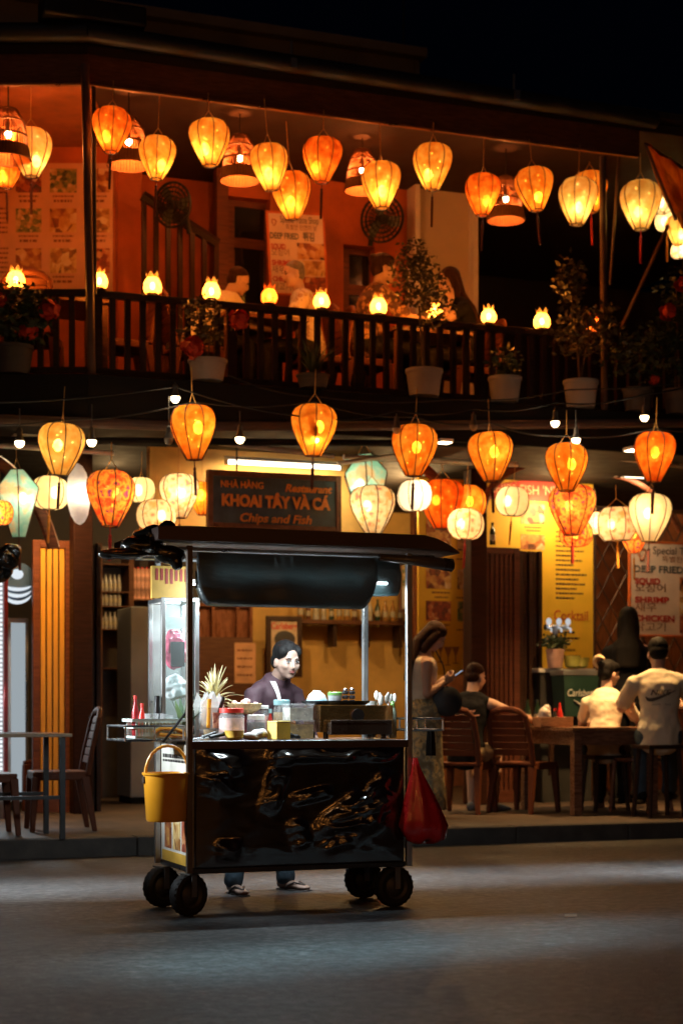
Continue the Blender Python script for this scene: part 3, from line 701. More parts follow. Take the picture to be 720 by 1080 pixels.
# ------------------------------------------------------------------ signs and menus
def board(name, label, cat, px0, py0, px1, py1, d0, mat, th=TH, thick=.03, frame=None, yaw=0.0, tilt=0.0):
    a, b = at(px0, (py0+py1)/2, d0, th), at(px1, (py0+py1)/2, d0, th); c = (a+b)/2
    w = (b-a).length; h = abs(py1-py0)*c.y/F
    t = T(name, label, cat, (c.x, c.y, at((px0+px1)/2, py1, d0, th).z), th+yaw)
    t.rotation_euler = (0, tilt, th+yaw)
    g = MB(); g.bx(-w/2, w/2, 0, thick, 0, h); O('panel', g, mat, t, bevel=.003)
    if frame:
        fm_, fw, fd = frame; g = MB()
        g.bx(-w/2-.002, -w/2+fw, -fd, thick-.002, -.002, h+.002); g.bx(w/2-fw, w/2+.002, -fd, thick-.002, -.002, h+.002)
        g.bx(-w/2+fw, w/2-fw, -fd, thick-.002, h-fw, h+.002); g.bx(-w/2+fw, w/2-fw, -fd, thick-.002, -.002, fw); O('frame', g, fm_, t, bevel=.004)
    def X(px): return (px-px0)/(px1-px0)*w-w/2
    def Z(py): return (py1-py)/(py1-py0)*h
    return t, X, Z
def photo(t, X, Z, x0, y0, x1, y1, i, y=-.004):
    g = MB(); g.bx(X(x0), X(x1), y, -.0005, Z(y1), Z(y0)); return O('photograph', g, PHOT[i % 4], t)
def letters(t, X, Z, rows, mat, ext=.003, bold=.01, y=-.0006):
    for s, x0, x1, yc, h in [r[:5] for r in rows]:
        hm = abs(Z(0)-Z(h)); g = MB(); text(g, s, X(x0), X(x1), Z(yc), hm, y, ext, bold); O('lettering', g, mat, t)
def prints(t, X, Z, rows, mat, seed=0):
    for i, (x0, x1, yc, h) in enumerate(rows):
        g = MB(); bars(g, X(x0), X(x1), Z(yc), abs(Z(0)-Z(h)), -.0006, seed=seed+i); O('small_print', g, mat, t)
# carved hanging sign
ink = M('black_ink', (.02,.015,.015), .6); redink = M('red_ink', (.50,.03,.015), .6); brownink = M('brown_ink', (.22,.07,.02), .6)
t, X, Z = board('carved_sign', 'dark carved wooden sign with orange raised letters hanging over the cart', 'sign', 219, 499, 359, 559, 14.75, M('sign_board', (.030,.050,.075), .45, var=.5, vs=7, bump=.2), frame=(MW('sign_frame', (.13,.05,.03), .4, (3,3,3)), .045, .02), thick=.05)
sgn = M('sign_letters', (.70,.22,.035), .4, var=.12)
for s, x0, x1, yc, h, b, sh in [('NHÀ HÀNG',232,276,513,7,.02,0),('Restaurant',299,349,514,8,.03,.25),('KHOAI TÂY VÀ CÁ',233,347,529.5,12,.045,0),('Chips and Fish',252,327,547,9,.02,.22)]:
    g = MB(); text(g, s, X(x0), X(x1), Z(yc), abs(Z(0)-Z(h)), -.001, .018, b, sh); O('lettering', g, sgn, t, solid=.014)
g = MB(); 
for x in (250, 330): g.tube([(X(x), .025, Z(499)), (X(x), .025, Z(499)+.3)], .008, 6)
O('hanging_rod', g, black_metal, t)
# white seafood board by the lattice, and its twin upstairs
paper = M('sign_paper', (.74,.58,.45), .55, var=.06); orb = M('orange_edge', (.62,.14,.03), .5)
def seafood(px0, py0, px1, py1, d0, label, tilt=0.0):
    t, X0, Z0 = board('seafood_sign', label, 'sign', px0, py0, px1, py1, d0, paper, frame=(orb, .022, .004), thick=.025, tilt=tilt)
    X = lambda u: X0(px0+(px1-px0)*u/112); Z = lambda v: Z0(py0+(py1-py0)*v/98)
    letters(t, X, Z, [('Special Taste Shop',26,100,9,8)], ink, bold=.0)
    letters(t, X, Z, [('특별한 인연의 날',36,96,18,5)], brownink, bold=.0)
    letters(t, X, Z, [('DEEP FRIED',5,60,28.5,7),('튀김',68,90,28.5,8)], M('grey_ink', (.10,.11,.11), .6), bold=.03)
    letters(t, X, Z, [('SQUID',6,34,41,6),('SHRIMP',6,44,60,6),('CHICKEN',6,50,79,6)], redink, bold=.04)
    letters(t, X, Z, [('오징어',6,40,48,7),('새우',6,30,68,7),('닭고기',6,40,88,7)], brownink, bold=.0)
    for i, (y0, y1) in enumerate(((36,55),(56.5,74),(75.5,94))): photo(t, X, Z, 56, y0, 108, y1, i)
    g = MB(); c = V(X(14), -.001, Z(13)); r = abs(X(14)-X(20))
    for an0 in (0, 2.1, 4.2): g.tube([c+V(r*.8*cos(an0+k*.5)*(1-.1*k), 0, r*1.1*sin(an0+k*.5)*(1-.1*k)) for k in range(5)], r*.2, 6)
    O('emblem', g, M('rust_ink', (.4,.16,.08), .6), t)
    return t
seafood(663, 572, 768, 672, 16.0, 'white seafood sign with orange edge standing before the lattice gate')
seafood(285, 224, 346, 312, 16.55, 'orange-lit seafood sign on the upstairs wall behind the man in the patterned shirt', radians(-3))
# upstairs photo menu board
t, X, Z = board('photo_menu', 'large upstairs menu board with a grid of food photographs', 'menu board', -46, 172, 119, 308, 15.5, M('menu_paper', (.66,.36,.22), .6, var=.08), th=0)
for r_, (y0, y1) in enumerate(((178,203),(220,245),(262,288))):
    for c_, (x0, x1) in enumerate(((-42,-18),(-9,10),(17,44),(53,81),(96,116))):
        if c_ == 1:
            prints(t, X, Z, [(-8,9,y0+k*5,1.8) for k in range(6)], brownink, r_*9); continue
        photo(t, X, Z, x0, y0, x1, y1, r_+c_)
        prints(t, X, Z, [(x0+3,x1-3,y1+4,1.7),(x0+4,x1-5,y1+9,2.6)], brownink, r_*5+c_)
# yellow menus
yel = M('menu_yellow', (.78,.47,.03), .5, var=.06); hdr = M('menu_red', (.45,.04,.02), .5)
t, X, Z = board('drinks_menu', 'tall yellow menu behind the standing woman with food photos and cocktail glasses', 'menu board', 441, 500, 490, 712, 16.4, yel)
for y0, y1 in ((548,580),(600,621),(634,655)):
    photo(t, X, Z, 449, y0, 475, y1, int(y0) % 4); photo(t, X, Z, 482, y0, 489, y1, (int(y0)+1) % 4)
    prints(t, X, Z, [(455,474,y1+4,1.6),(458,472,y1+9,1.6),(481,488,y1+9,1.6)], brownink, int(y0))
g = MB()
for x, y, k in ((456,690,1),(464,688,1.2),(472,692,1.1),(480,691,1)):
    w_ = 4*k; g.add([(X(x-w_),-.003,Z(y-9*k)),(X(x+w_),-.003,Z(y-9*k)),(X(x+1),-.003,Z(y)),(X(x-1),-.003,Z(y))], [(3,2,1,0)])
    g.bx(X(x-.6), X(x+.6), -.003, -.0006, Z(y+8*k), Z(y)); g.bx(X(x-3), X(x+3), -.003, -.0006, Z(y+9*k), Z(y+8*k))
O('cocktail_picture', g, M('cocktail_ink', (.30,.12,.05), .6), t)
t, X, Z = board('price_menu', 'tall yellow price list with red arched header beside the lattice gate', 'menu board', 508, 488, 625, 712, 16.25, yel)
g = MB(); n_ = 16
top = [(X(508+117*i/n_), -.006, Z(527)+ (abs(Z(0)-Z(20)))*sin(pi*(.15+.7*i/n_))) for i in range(n_+1)]
bot = [(X(508+117*i/n_), -.006, Z(529)) for i in range(n_+1)]
g.add(top+bot, [(i, n_+1+i, n_+2+i, i+1) for i in range(n_)]); O('header', g, hdr, t, solid=.006)
g = MB(); text(g, "CHIPS FISH 'N' STUFF", X(514), X(616), Z(517), abs(Z(0)-Z(10)), -.0105, .001, .0); O('lettering', g, M('header_letters', (.75,.38,.2), .5), t)
for x0, x1 in ((548,573),):
    for y0, y1 in ((532,553),(564,580)): photo(t, X, Z, x0, y0, x1, y1, int(y0) % 4)
prints(t, X, Z, [(552,570,556.5,1.4),(554,569,560,1.4)]+[(585,603+(k*7) % 16,560+k*5.0,1.7) for k in range(15)], ink, 4)
letters(t, X, Z, [('Cocktail',583,619,648,11)], redink, bold=.0)
prints(t, X, Z, [(586,600+(k*5) % 14,660+k*6.3,2) for k in range(6)], ink, 40)
# ------------------------------------------------------------------ the food cart
from mathutils import noise as mnoise
L, D = 1.165, .62
FD = 8.87                                        # d0 of its front plane
sK = ps(203, FD)+L/2; wK = W(FD)+D/2
cart = T('food_cart', 'dark four-wheeled street food cart with a brown roof parked on the road', 'food cart', S(sK, wK, 0), TH)
def dK(y): return FD+(y+D/2)/cos(TH)
def kx(px, y=-D/2): return ps(px, dK(y))-sK
def kz(px, py, y=-D/2): return zz(px, py, dK(y))
def K(x, y, z): return S(sK+x, wK+y, z)
CT = .888                                        # counter height
black_plastic = M('black_plastic_sheet', (.014,.009,.006), .19, spec=1.0, var=.3, vs=3, bump=.10, bs=30, coat=1.0, rvar=.04)
cart_black = M('cart_black', (.010,.010,.011), .35)
cart_brown = M('cart_brown', (.045,.026,.016), .5)
post_steel = M('post_steel', (.42,.43,.43), .35, .9, var=.1)
def patchwork(x, z):
    """how strongly the loose sheet is creased here"""
    def G(cx, cz, rx, rz, a=0.0):
        dx, dz = x-cx, z-cz; u_ = dx*cos(a)+dz*sin(a); v_ = -dx*sin(a)+dz*cos(a); return math.exp(-(u_/rx)**4-(v_/rz)**4)
    return min(1, .06+G(.22,.825,.36,.045)+G(.33,.50,.24,.10,.55)+G(-.46,.73,.13,.10)+G(-.14,.68,.05,.16,-.3)+.7*G(-.40,.33,.06,.05)+.5*G(.05,.60,.10,.03,.2)+.5*G(-.02,.40,.05,.07,.4))
g = MB(); nx, nz = 190, 100; x0, x1, z0, z1 = -L/2+.015, L/2-.015, .245, .862; vs = []; fs = []
for j in range(nz+1):
    for i in range(nx+1):
        x = x0+(x1-x0)*i/nx; z = z0+(z1-z0)*j/nz; e = min(1, 10*min(i/nx, 1-i/nx, j/nz, 1-j/nz)); m = patchwork(x, z)*e
        wx = x+.05*mnoise.noise(Vector((x*5, z*5, 9))); wz = z+.05*mnoise.noise(Vector((x*5, z*5, 3)))
        r1 = 1-abs(mnoise.noise(Vector((wx*4.5, wz*9, 2.1))))*2.4; r2 = 1-abs(mnoise.noise(Vector((wx*11, wz*17, 7.7))))*2.4; r3 = mnoise.noise(Vector((wx*3, wz*3, 1.2)))
        vs.append((x, -D/2-.006-e*.010*(r3+.6)-m*(.024*max(r1,-.3)+.009*r2+.012), z))
for j in range(nz):
    for i in range(nx): k_ = j*(nx+1)+i; fs.append((k_, k_+1, k_+nx+2, k_+nx+1))
g.add(vs, fs); O('front_sheet', g, black_plastic, cart, smooth='all', solid=.002)
g = MB(); g.bx(-L/2+.016, L/2-.016, -D/2+.002, -D/2+.02, .245, .862); O('front_panel', g, cart_black, cart)
g = MB(); g.bx(L/2-.02, L/2-.004, -D/2+.022, D/2-.02, .245, .862); O('side_panel', g, cart_black, cart)
g = MB(); g.bx(-L/2+.016, L/2-.021, D/2-.022, D/2-.006, .245, .862); O('back_panel', g, cart_black, cart)
g = MB(); g.bx(-L/2, L/2, -D/2, D/2, .215, .243); O('bottom_frame', g, cart_black, cart, bevel=.004)
g = MB(); g.bx(-L/2-.004, L/2+.004, -D/2-.012, D/2, .864, .886); O('counter_top', g, steel, cart, bevel=.003)
g = MB(); g.bx(-L/2-.006, L/2+.006, -D/2-.02, -D/2-.0125, .845, .884); O('counter_edge', g, cart_brown, cart, bevel=.002)
# painted menu on the end panel, seen from the left
sp = MB(); sp.bx(-L/2+.0, -L/2+.014, -D/2+.022, D/2-.022, .245, .862); sp_ = O('menu_panel', sp, M('menu_white', (.70,.68,.60), .5, var=.08), cart)
ymb = MB()
for z0, z1 in ((.245,.30),(.50,.53)): ymb.bx(-L/2-.003, -L/2-.0006, -D/2+.03, D/2-.05, z0, z1)
O('yellow_band', ymb, M('band_yellow', (.66,.38,.05), .5), sp_)
for i, (y0, y1) in enumerate(((.08,.21),(-.09,.05),(-.27,-.12))):
    g = MB(); g.bx(-L/2-.003, -L/2-.0006, y0, y1, .315, .485); O('photograph', g, PHOT[i], sp_)
for i, (y0, y1) in enumerate(((.02,.10),(-.18,-.10))):
    g = MB(); g.bx(-L/2-.003, -L/2-.0006, y0, y1, .66, .72); O('printed_square', g, picture('ink_square_%d' % i, [(.3,(.4,.12,.2)),(.6,(.7,.5,.5))], 60, i), sp_)
g = MB(); rnd = random.Random(5)
for z, h in ((.575,.016),(.548,.010),(.80,.02),(.775,.012)):
    g = MB(); y = D/2-.06
    while y > -D/2+.08:
        w_ = rnd.uniform(.02,.05); g.bx(-L/2-.002, -L/2-.0006, y-w_, y, z-h/2, z+h/2); y -= w_+.012
    O('small_print', g, ink, sp_)
for px, y in ((-L/2, -D/2), (L/2, -D/2), (-L/2, D/2), (L/2, D/2)):
    z0 = .22; q = .015; x = px-(.016 if px < 0 else -.016)
    g = MB(); g.bx(x-q, x+q, y-q, y+q, z0, 1.868)
    O('post', g, M('post_shaded', (.10,.075,.055), .45, .3) if (px < 0 and y < 0) else post_steel, cart, bevel=.003)  # front end post coloured darker for the shade on its outer side
# roof with rounded drooping end
yr0, yr1 = -.46, .46
xr = lambda p: kx(p, yr0)
prof = [(-.80,1.944),(xr(200),1.952),(xr(448),1.952),(xr(462),1.934),(xr(474),1.906),(xr(484),1.872),(xr(485),1.860),(xr(470),1.872),(xr(445),1.878),(-.80,1.878)]
g = MB(); n = len(prof)
g.add([(x,yr0,z) for x,z in prof]+[(x,yr1,z) for x,z in prof], [tuple(range(n)), tuple(range(n,2*n))[::-1]]+[((i+1)%n, i, n+i, n+(i+1)%n) for i in range(n)])
O('roof', g, M('roof_brown', (.060,.028,.016), .55, var=.3, vs=4), cart, bevel=.004)
g = MB()
for y in (-D/2, D/2): g.tube([(-.72,y,1.85),(xr(470),y,1.85)], .011, 8)
for x in (-L/2-.016, 0, L/2+.016): g.tube([(x,-D/2,1.835),(x,D/2,1.835)], .010, 8)
O('roof_rail', g, post_steel, cart, smooth=True)
# rolled-up clear plastic sheet along the front
tarp_m, n_, out = nt('teal_plastic'); b = n_.nodes.new('ShaderNodeBsdfPrincipled'); tr = n_.nodes.new('ShaderNodeBsdfTranslucent'); mx = n_.nodes.new('ShaderNodeMixShader')
b.inputs['Base Color'].default_value = (.095,.115,.12,1); b.inputs['Roughness'].default_value = .28; tr.inputs['Color'].default_value = (.20,.26,.27,1); mx.inputs['Fac'].default_value = .36
vv = coords(n_, 1.0, 'Object', (2,2,6)); nzz = noise(n_, vv, 6, 4); bp = n_.nodes.new('ShaderNodeBump'); bp.inputs['Strength'].default_value = .5; bp.inputs['Distance'].default_value = .02
n_.links.new(nzz.outputs['Fac'], bp.inputs['Height']); n_.links.new(bp.outputs['Normal'], b.inputs['Normal'])
n_.links.new(b.outputs[0], mx.inputs[1]); n_.links.new(tr.outputs[0], mx.inputs[2]); n_.links.new(mx.outputs[0], out.inputs['Surface'])
def hang(x0, x1, zt, zb, y, bulge, seed):
    pr = [(0,zt),(-.2*bulge,zt-(zt-zb)*.3),(-.7*bulge,zt-(zt-zb)*.6),(-bulge,zb+.045),(-bulge*.9,zb+.015),(-.3*bulge,zb),(.3*bulge,zb+.01),(.6*bulge,zb+.05),(.35*bulge,zt-(zt-zb)*.5)]
    nx = 40; vs = []; fs = []
    for i in range(nx+1):
        f = i/nx; x = x0+(x1-x0)*f; end = 1-max(0,(f-.9)/.1)**2*.5-max(0,(.06-f)/.06)**2*.3
        for j, (yy, z) in enumerate(pr):
            w_ = mnoise.noise(Vector((x*6+seed, z*9, 1.3)))*.020+mnoise.noise(Vector((x*19+z*14+seed, z*26, 4.3)))*.007
            zz2 = zt+(z-zt)*end
            vs.append((x, y+yy*end+w_, zz2+mnoise.noise(Vector((x*4, j*.6, seed)))*.008*(j > 0)))
    m_ = len(pr)
    for i in range(nx):
        for j in range(m_-1): a = i*m_+j; fs.append((a, a+m_, a+m_+1, a+1))
    return MB().add(vs, fs)
g = hang(kx(206), kx(396), 1.835, kz(300,641), -D/2-.015, .045, 2.0); O('rolled_sheet', g, tarp_m, cart, smooth='all', solid=.003)
g = hang(kx(388), kx(424), 1.835, kz(410,628), -D/2+.035, .03, 5.0); O('rolled_sheet', g, tarp_m, cart, smooth='all', solid=.003)
g = MB(); pts = [V(kx(400,-.38),-.38,1.835), V(kx(440,-.38),-.38,1.822), V(kx(476,-.38),-.38,1.805)]; g.tube(pts, [.018,.026,.036], 14); g.lathe([(.012,0),(.026,.002)], 10, Matrix.Translation(pts[2]+V(.006,0,0)) @ Matrix.Rotation(radians(90),4,'Y'))
O('rolled_awning', g, M('awning_roll', (.10,.085,.07), .3, coat=.4), cart, smooth='all')
# black tarpaulin bundled on the roof's other end
def lump(name, blobs, mat, parent, voxel=.012, smooth=6, disp=.02, dscale=.08, loc=None):
    g = MB()
    for c, r, *rt in blobs: g.ell(c, r, rt[0] if rt else None, 16, 10)
    o = O(name, g, mat, parent, loc, smooth='all')
    m_ = o.modifiers.new('remesh', 'REMESH'); m_.mode = 'VOXEL'; m_.voxel_size = voxel; m_.use_smooth_shade = True
    if disp:
        tx = bpy.data.textures.get('fold_%g' % dscale) or bpy.data.textures.new('fold_%g' % dscale, 'CLOUDS'); tx.noise_scale = dscale
        d_ = o.modifiers.new('folds', 'DISPLACE'); d_.texture = tx; d_.strength = disp; d_.mid_level = .5
    s_ = o.modifiers.new('smooth', 'SMOOTH'); s_.iterations = smooth; s_.factor = .5
    return o
tp_ = M('tarpaulin', (.012,.012,.009), .2, coat=.5, bump=.3, bs=9)
def kp(px, py, y): return V(kx(px,y), y, kz(px,py,y))
lump('bundled_tarpaulin', [(kp(128,585,-.36), (.12,.05,.028)), (kp(150,576,-.30), (.11,.08,.05)), (kp(160,566,-.25), (.10,.10,.05)), (kp(178,585,-.36), (.08,.05,.05)), (kp(186,594,-.38), (.035,.03,.035)),(kp(140,584,-.42), (.16,.02,.014)),(kp(176,560,-.2), (.05,.06,.05))], tp_, cart, .008, 4, .035, .09)
# wheels
def wheel(px, y, yaw):
    r = .108; x = kx(px, y)
    g = MB(); Rm = Matrix.Rotation(radians(90), 4, 'X')
    # tyre with tread blocks, axle along y
    prof = [(r*.62,-.028),(r*.80,-.034),(r*.95,-.027),(r,-.012),(r,.012),(r*.95,.027),(r*.80,.034),(r*.62,.028)]
    g.lathe(prof, 36, Rm)
    for k in range(22):
        an = 2*pi*k/22
        for sg in (-1, 1):
            a2 = an+sg*.07; g.box((cos(a2)*r*.985, sg*.015, sin(a2)*r*.978), (.0045,.013,.012), Matrix.Rotation(-a2, 4, 'Y'))
    wl = O('wheel', g, M('tyre_rubber', (.006,.006,.006), .75), cart, (x, y, r), yaw, smooth=True)
    g = MB(); g.lathe([(.012,-.034),(.03,-.034),(r*.5,-.016),(r*.64,-.026),(r*.64,.026),(r*.5,.016),(.03,.034),(.012,.034)], 24, Rm, cap=True); O('rim', g, M('rim_grey', (.05,.05,.05), .5, .4), wl, smooth=True)
    g = MB()
    for sg in (-1, 1): g.box((0, sg*.045, .045), (.032,.005,.11))
    g.box((0,0,.105), (.05,.1,.008)); g.tube([(0,-.05,0),(0,.05,0)], .008, 8); O('fork', g, M('fork_steel', (.20,.19,.18), .45, .7), wl)
wheel(199, -D/2+.055, radians(24)); wheel(171, D/2-.14, radians(20)); wheel(415, -D/2+.055, radians(6)); wheel(383, D/2-.14, radians(4))
# side trays of steel wire
def tray(x0, x1, y0, y1, z0, z1):
    g = MB()
    for z in (z0, z1):
        g.tube([(x0,y0,z),(x1,y0,z),(x1,y1,z),(x0,y1,z),(x0,y0,z)], .006, 6)
    for x in (x0, (x0+x1)/2, x1):
        for y in (y0, y1): g.tube([(x,y,z0),(x,y,z1)], .005, 6)
    n = 7
    for k in range(n): g.tube([(x0,y0+(y1-y0)*(k+.5)/n,z0),(x1,y0+(y1-y0)*(k+.5)/n,z0)], .003, 5)
    return O('wire_tray', g, steel, cart, smooth=True)
xt0, xt1 = kx(129, -.2), -L/2-.035
zt0 = kz(160, 781, -.25); tray(xt0, xt1, -.27, .12, zt0, zt0+.072)
tray(L/2+.035, kx(463, -.2), -.25, .1, kz(445,770,-.25), kz(445,758,-.25))
g = MB(); g.tube([kp(172,783,-.28), kp(202,744,-.29)], .007, 6); O('stay', g, cart_black, cart)
# lamp under the roof
LZ, LY = 1.70, .12
g = MB(); g.bx(-.5,.5,LY-.03,LY+.03,LZ+.01,LZ+.03)
for x in (-.4,.4): g.bx(x-.006,x+.006,LY-.006,LY+.006,LZ+.0305,1.868)
ld = O('lamp_batten', g, white_paint, cart)
g = MB(); g.bx(-.48,.48,LY-.02,LY+.02,LZ+.002,LZ+.0095); O('lamp_strip', g, emit('led_strip', (.86,.97,1), 14.0), ld)
lamp(ld, 24, (.80,.95,1.0), kind='AREA', size=(.95,.04), loc=(0,LY,LZ))
g = MB(); g.bx(-.48,.48,-.302,-.29,1.70,1.712); O('lamp_strip', g, MATS['led_strip'], ld); lamp(ld, 17, (.80,.95,1.0), kind='AREA', size=(.95,.02), loc=(0,-.285,1.705), rot=(radians(42),0,0))

# ------------------------------------------------------------------ goods on the cart
def item(name, label, cat, px, y, z=CT+.0006, group=None, rz=0.0):
    if z >= CT and y < 0: y += .075
    return T(name, label, cat, K(kx(px, y), y, z), TH+rz, group)
PX = 1/203.0
clear = glassy('clear_plastic', (.94,.95,.96), .84, .12)
def jar(label, px, y, w, h, body, lid, lidh=.02, fill=None, cat='jar', z=CT+.0006):
    t = item('jar', label, cat, px, y, z); r = w*PX/2; H = h*PX
    g = MB(); g.lathe([(r*.9,0),(r,.006),(r,H*.72),(r*.86,H*.82),(r*.84,H-lidh)], 22, cap=True); O('body', g, body, t, smooth=True)
    if fill: g = MB(); g.lathe([(r*.88,.004),(r*.96,.01),(r*.96,H*.68)], 20, cap=True); O('contents', g, fill, t, smooth=True)
    g = MB(); g.lathe([(r*.9,H-lidh),(r*.93,H-lidh+.001),(r*.93,H-.003),(r*.86,H)], 22, cap=True); O('lid', g, lid, t, smooth=True)
    return t
pinkish = M('pink_pickle', (.72,.40,.32), .6, var=.3, vs=30); amber_f = M('amber_sauce', (.55,.36,.14), .5)
redlid = M('red_lid', (.55,.03,.02), .35); whitelid = M('white_lid', (.75,.75,.72), .4); teal = M('teal_lid', (.25,.45,.48), .4); darkf = M('dark_sauce', (.03,.025,.02), .4)
jar('wide clear jar of pink pickle with a red lid on the cart counter', 244, -.20, 28, 33, clear, redlid, .025, pinkish)
jar('squat jar of dark sauce with a white screw lid on the cart counter', 270, -.12, 20, 26, clear, whitelid, .028, darkf)
jar('tall jar of amber sauce with a teal lid in front of the vendor', 297, -.02, 19, 42, clear, teal, .03, amber_f)
t = item('sauce_bottle', 'slim red sauce bottle with a pale cap beside the teal-lidded jar', 'bottle', 285, -.06); r = .014
g = MB(); g.lathe([(r,0),(r,.09),(r*.5,.125),(r*.5,.135)], 16, cap=True); O('body', g, M('red_sauce', (.42,.02,.015), .25, coat=.4), t, smooth=True)
g = MB(); g.lathe([(r*.6,.135),(r*.6,.158)], 12, cap=True); O('cap', g, teal, t)
# clear boxes
for i, (px, y, w, h, z) in enumerate(((314,-.19,29,19,CT+.0006),(314,-.19,28,17,CT+.0006+19.6*PX))):
    t = item('plastic_box', ('lower clear plastic box of yellow noodles beside the metal stove', 'upper clear plastic box of pale food stacked beside the metal stove')[i], 'food box', px, y, z); a = w*PX/2; h_ = h*PX
    g = MB(); g.box((0,0,h_/2), (2*a,.12,h_), taper=.94); O('box', g, clear, t, bevel=.004)
    g = MB(); g.box((0,0,h_*.42), (1.84*a,.113,h_*.78)); O('contents', g, M(('noodle_fill','pale_fill')[i], ((.55,.38,.12),(.6,.58,.5))[i], .7, var=.4, vs=40), t)
    g = MB(); g.box((0,0,h_+.0025), (2.1*a,.127,.006)); O('lid', g, clear, t, bevel=.002)
t = item('yellow_carton', 'small yellow carton standing at the foot of the clear plastic boxes', 'box', 294, -.30, rz=.5)
g = MB(); g.bx(-.052,.052,-.035,.035,0,.088); O('box', g, M('carton_yellow', (.75,.48,.06), .5), t, bevel=.003)
g = MB(); g.bx(-.053,.053,-.036,.036,.0885,.096); O('lid', g, M('carton_lid', (.80,.60,.15), .5), t, bevel=.002)
t = item('sauce_bowl', 'small yellow bowl of chopped herbs at the front edge of the cart counter', 'bowl', 247, -.285)
g = MB(); g.lathe([(.03,0),(.046,.012),(.05,.045),(.053,.048),(.048,.047),(.043,.014),(.001,.012)], 24, cap=False); O('bowl', g, M('bowl_yellow', (.72,.44,.07), .4), t, smooth=True)
g = MB(); g.lathe([(.044,.034),(.02,.042),(.001,.044)], 18); O('contents', g, M('herbs', (.16,.15,.06), .7, var=.6, vs=80), t)
def heap(name, label, cat, px, y, blobs, mat, rz=0, vox=.006, disp=.02, ds=.03, z=CT+.0006):
    t = item(name, label, cat, px, y, z, rz=rz); o = lump('body', blobs, mat, t, vox, 2, disp, ds); return t
heap('napkin_pile', 'crumpled white napkin pile next to the small yellow bowl', 'napkins', 270, -.28, [((-.02,0,.02),(.06,.035,.022)),((.02,0,.03),(.045,.03,.028))], M('white_napkin', (.80,.80,.78), .8, bump=.3))
heap('black_glove', 'limp black rubber glove lying in front of the yellow carton', 'glove', 303, -.29, [((-.03,0,.018),(.045,.02,.018)),((.03,.0,.014),(.05,.016,.014)),((.0,.01,.024),(.03,.02,.022))], M('black_rubber', (.01,.01,.011), .35))
for i, (px, rz) in enumerate(((221,.5),(230,.35))):
    t = item('kitchen_tongs', ('shorter','longer')[i]+' black-handled kitchen tool lying at the front edge of the cart counter', 'tongs', px, -.285, rz=rz)
    g = MB(); g.tube([(-.055,0,.012),(.04+.02*i,0,.035)], .011, 10); O('handle', g, cart_black, t, smooth=True)
    g = MB(); g.tube([(-.056,0,.012),(-.13,0,.006)], .004, 6); O('blade', g, steel, t)
# tub with napkins and tools
t = item('cutlery_tub', 'clear tub of paper napkins and orange and black handles beside the shaded cart post', 'tub', 221, -.13)
g = MB(); g.lathe([(.05,0),(.062,.16),(.065,.165)], 24, cap=True); O('tub', g, clear, t, smooth=True)
g = MB(); g.bx(.0,.05,-.068,-.062,.06,.14); O('tub_label', g, picture('tub_print', [(.3,(.25,.05,.04)),(.6,(.7,.4,.25))], 50), t)
g = MB(); rnd = random.Random(3)
for k in range(16):
    an = rnd.uniform(-1,1); x = rnd.uniform(-.045,.045); y = rnd.uniform(-.03,.03)
    g.add([(x-.02,y,.05),(x+.02,y,.05),(x+.03+an*.02,y+.004,.18),(x+an*.035,y+.006,.255-abs(an)*.03),(x-.03+an*.02,y+.002,.18)], [(0,1,2,3,4)])
O('napkin_fan', g, MATS['white_napkin'], t, solid=.0015)
g = MB(); g.tube([(-.02,-.045,.06),(-.015,-.05,.21)], .011, 8); O('orange_handle', g, M('orange_plastic', (.72,.30,.02), .35), t, smooth=True)
g = MB(); g.tube([(.02,-.045,.06),(.06,-.05,.22)], .011, 8); O('black_handle', g, cart_black, t, smooth=True)
# pineapple
t = item('pineapple', 'pineapple with a pale spiky crown behind the tub of napkins', 'pineapple', 226, .14)
g = MB(); g.lathe([(.03,0),(.055,.02),(.066,.08),(.062,.14),(.04,.185)], 24, scal=.06, nr=16, cap=True); O('fruit', g, M('pineapple_skin', (.34,.20,.06), .7, var=.6, vs=60, bump=.6, bs=50), t, smooth=True)
g = MB(); rnd = random.Random(8)
for k in range(46):
    an = k*2.4; tl = .05+.0035*k; el = .25+1.15*(k/46)
    d = V(cos(an)*cos(el), sin(an)*cos(el), sin(el)); sd = V(-sin(an), cos(an), 0); b0 = V(0,0,.18+.0012*k); Ln = rnd.uniform(.11,.17)
    pts = []
    for q in range(5):
        f = q/4; p = b0+d*Ln*f*1.2+V(0,0,-.09*f*f*(1-k/60)); w_ = .009*(1-f)**.7*(1+.6*f); pts += [p-sd*w_, p+sd*w_]
    g.add(pts, [(2*q,2*q+1,2*q+3,2*q+2) for q in range(4)])
O('crown', g, M('pineapple_leaf', (.48,.42,.22), .5, var=.35, vs=14), t, solid=.002)
# basket of shallots on a stand
t = item('fruit_bowl', 'shallow wicker bowl heaped with pink shallots on a stand', 'bowl', 258, .05)
g = MB(); g.lathe([(.05,0),(.05,.008),(.014,.02),(.014,.12),(.05,.13)], 16, cap=True); O('stand', g, M('stand_rose', (.35,.08,.10), .4), t)
g = MB(); g.lathe([(.04,.13),(.08,.155),(.092,.185),(.09,.188),(.075,.158),(.02,.138)], 28, scal=.04, nr=28); O('bowl', g, M('wicker', (.55,.40,.2), .7, var=.4, vs=60, bump=.6), t)
g = MB(); rnd = random.Random(9)
for k in range(26):
    an = rnd.uniform(0,6.3); r = rnd.uniform(0,.062); g.ell((r*cos(an), r*sin(an), .185+rnd.uniform(-.01,.022)*(1-r*8)), (.016,.014,.013), seg=8, rings=6)
O('shallots', g, M('shallot', (.72,.42,.40), .45, var=.3, vs=30), t, smooth='all')
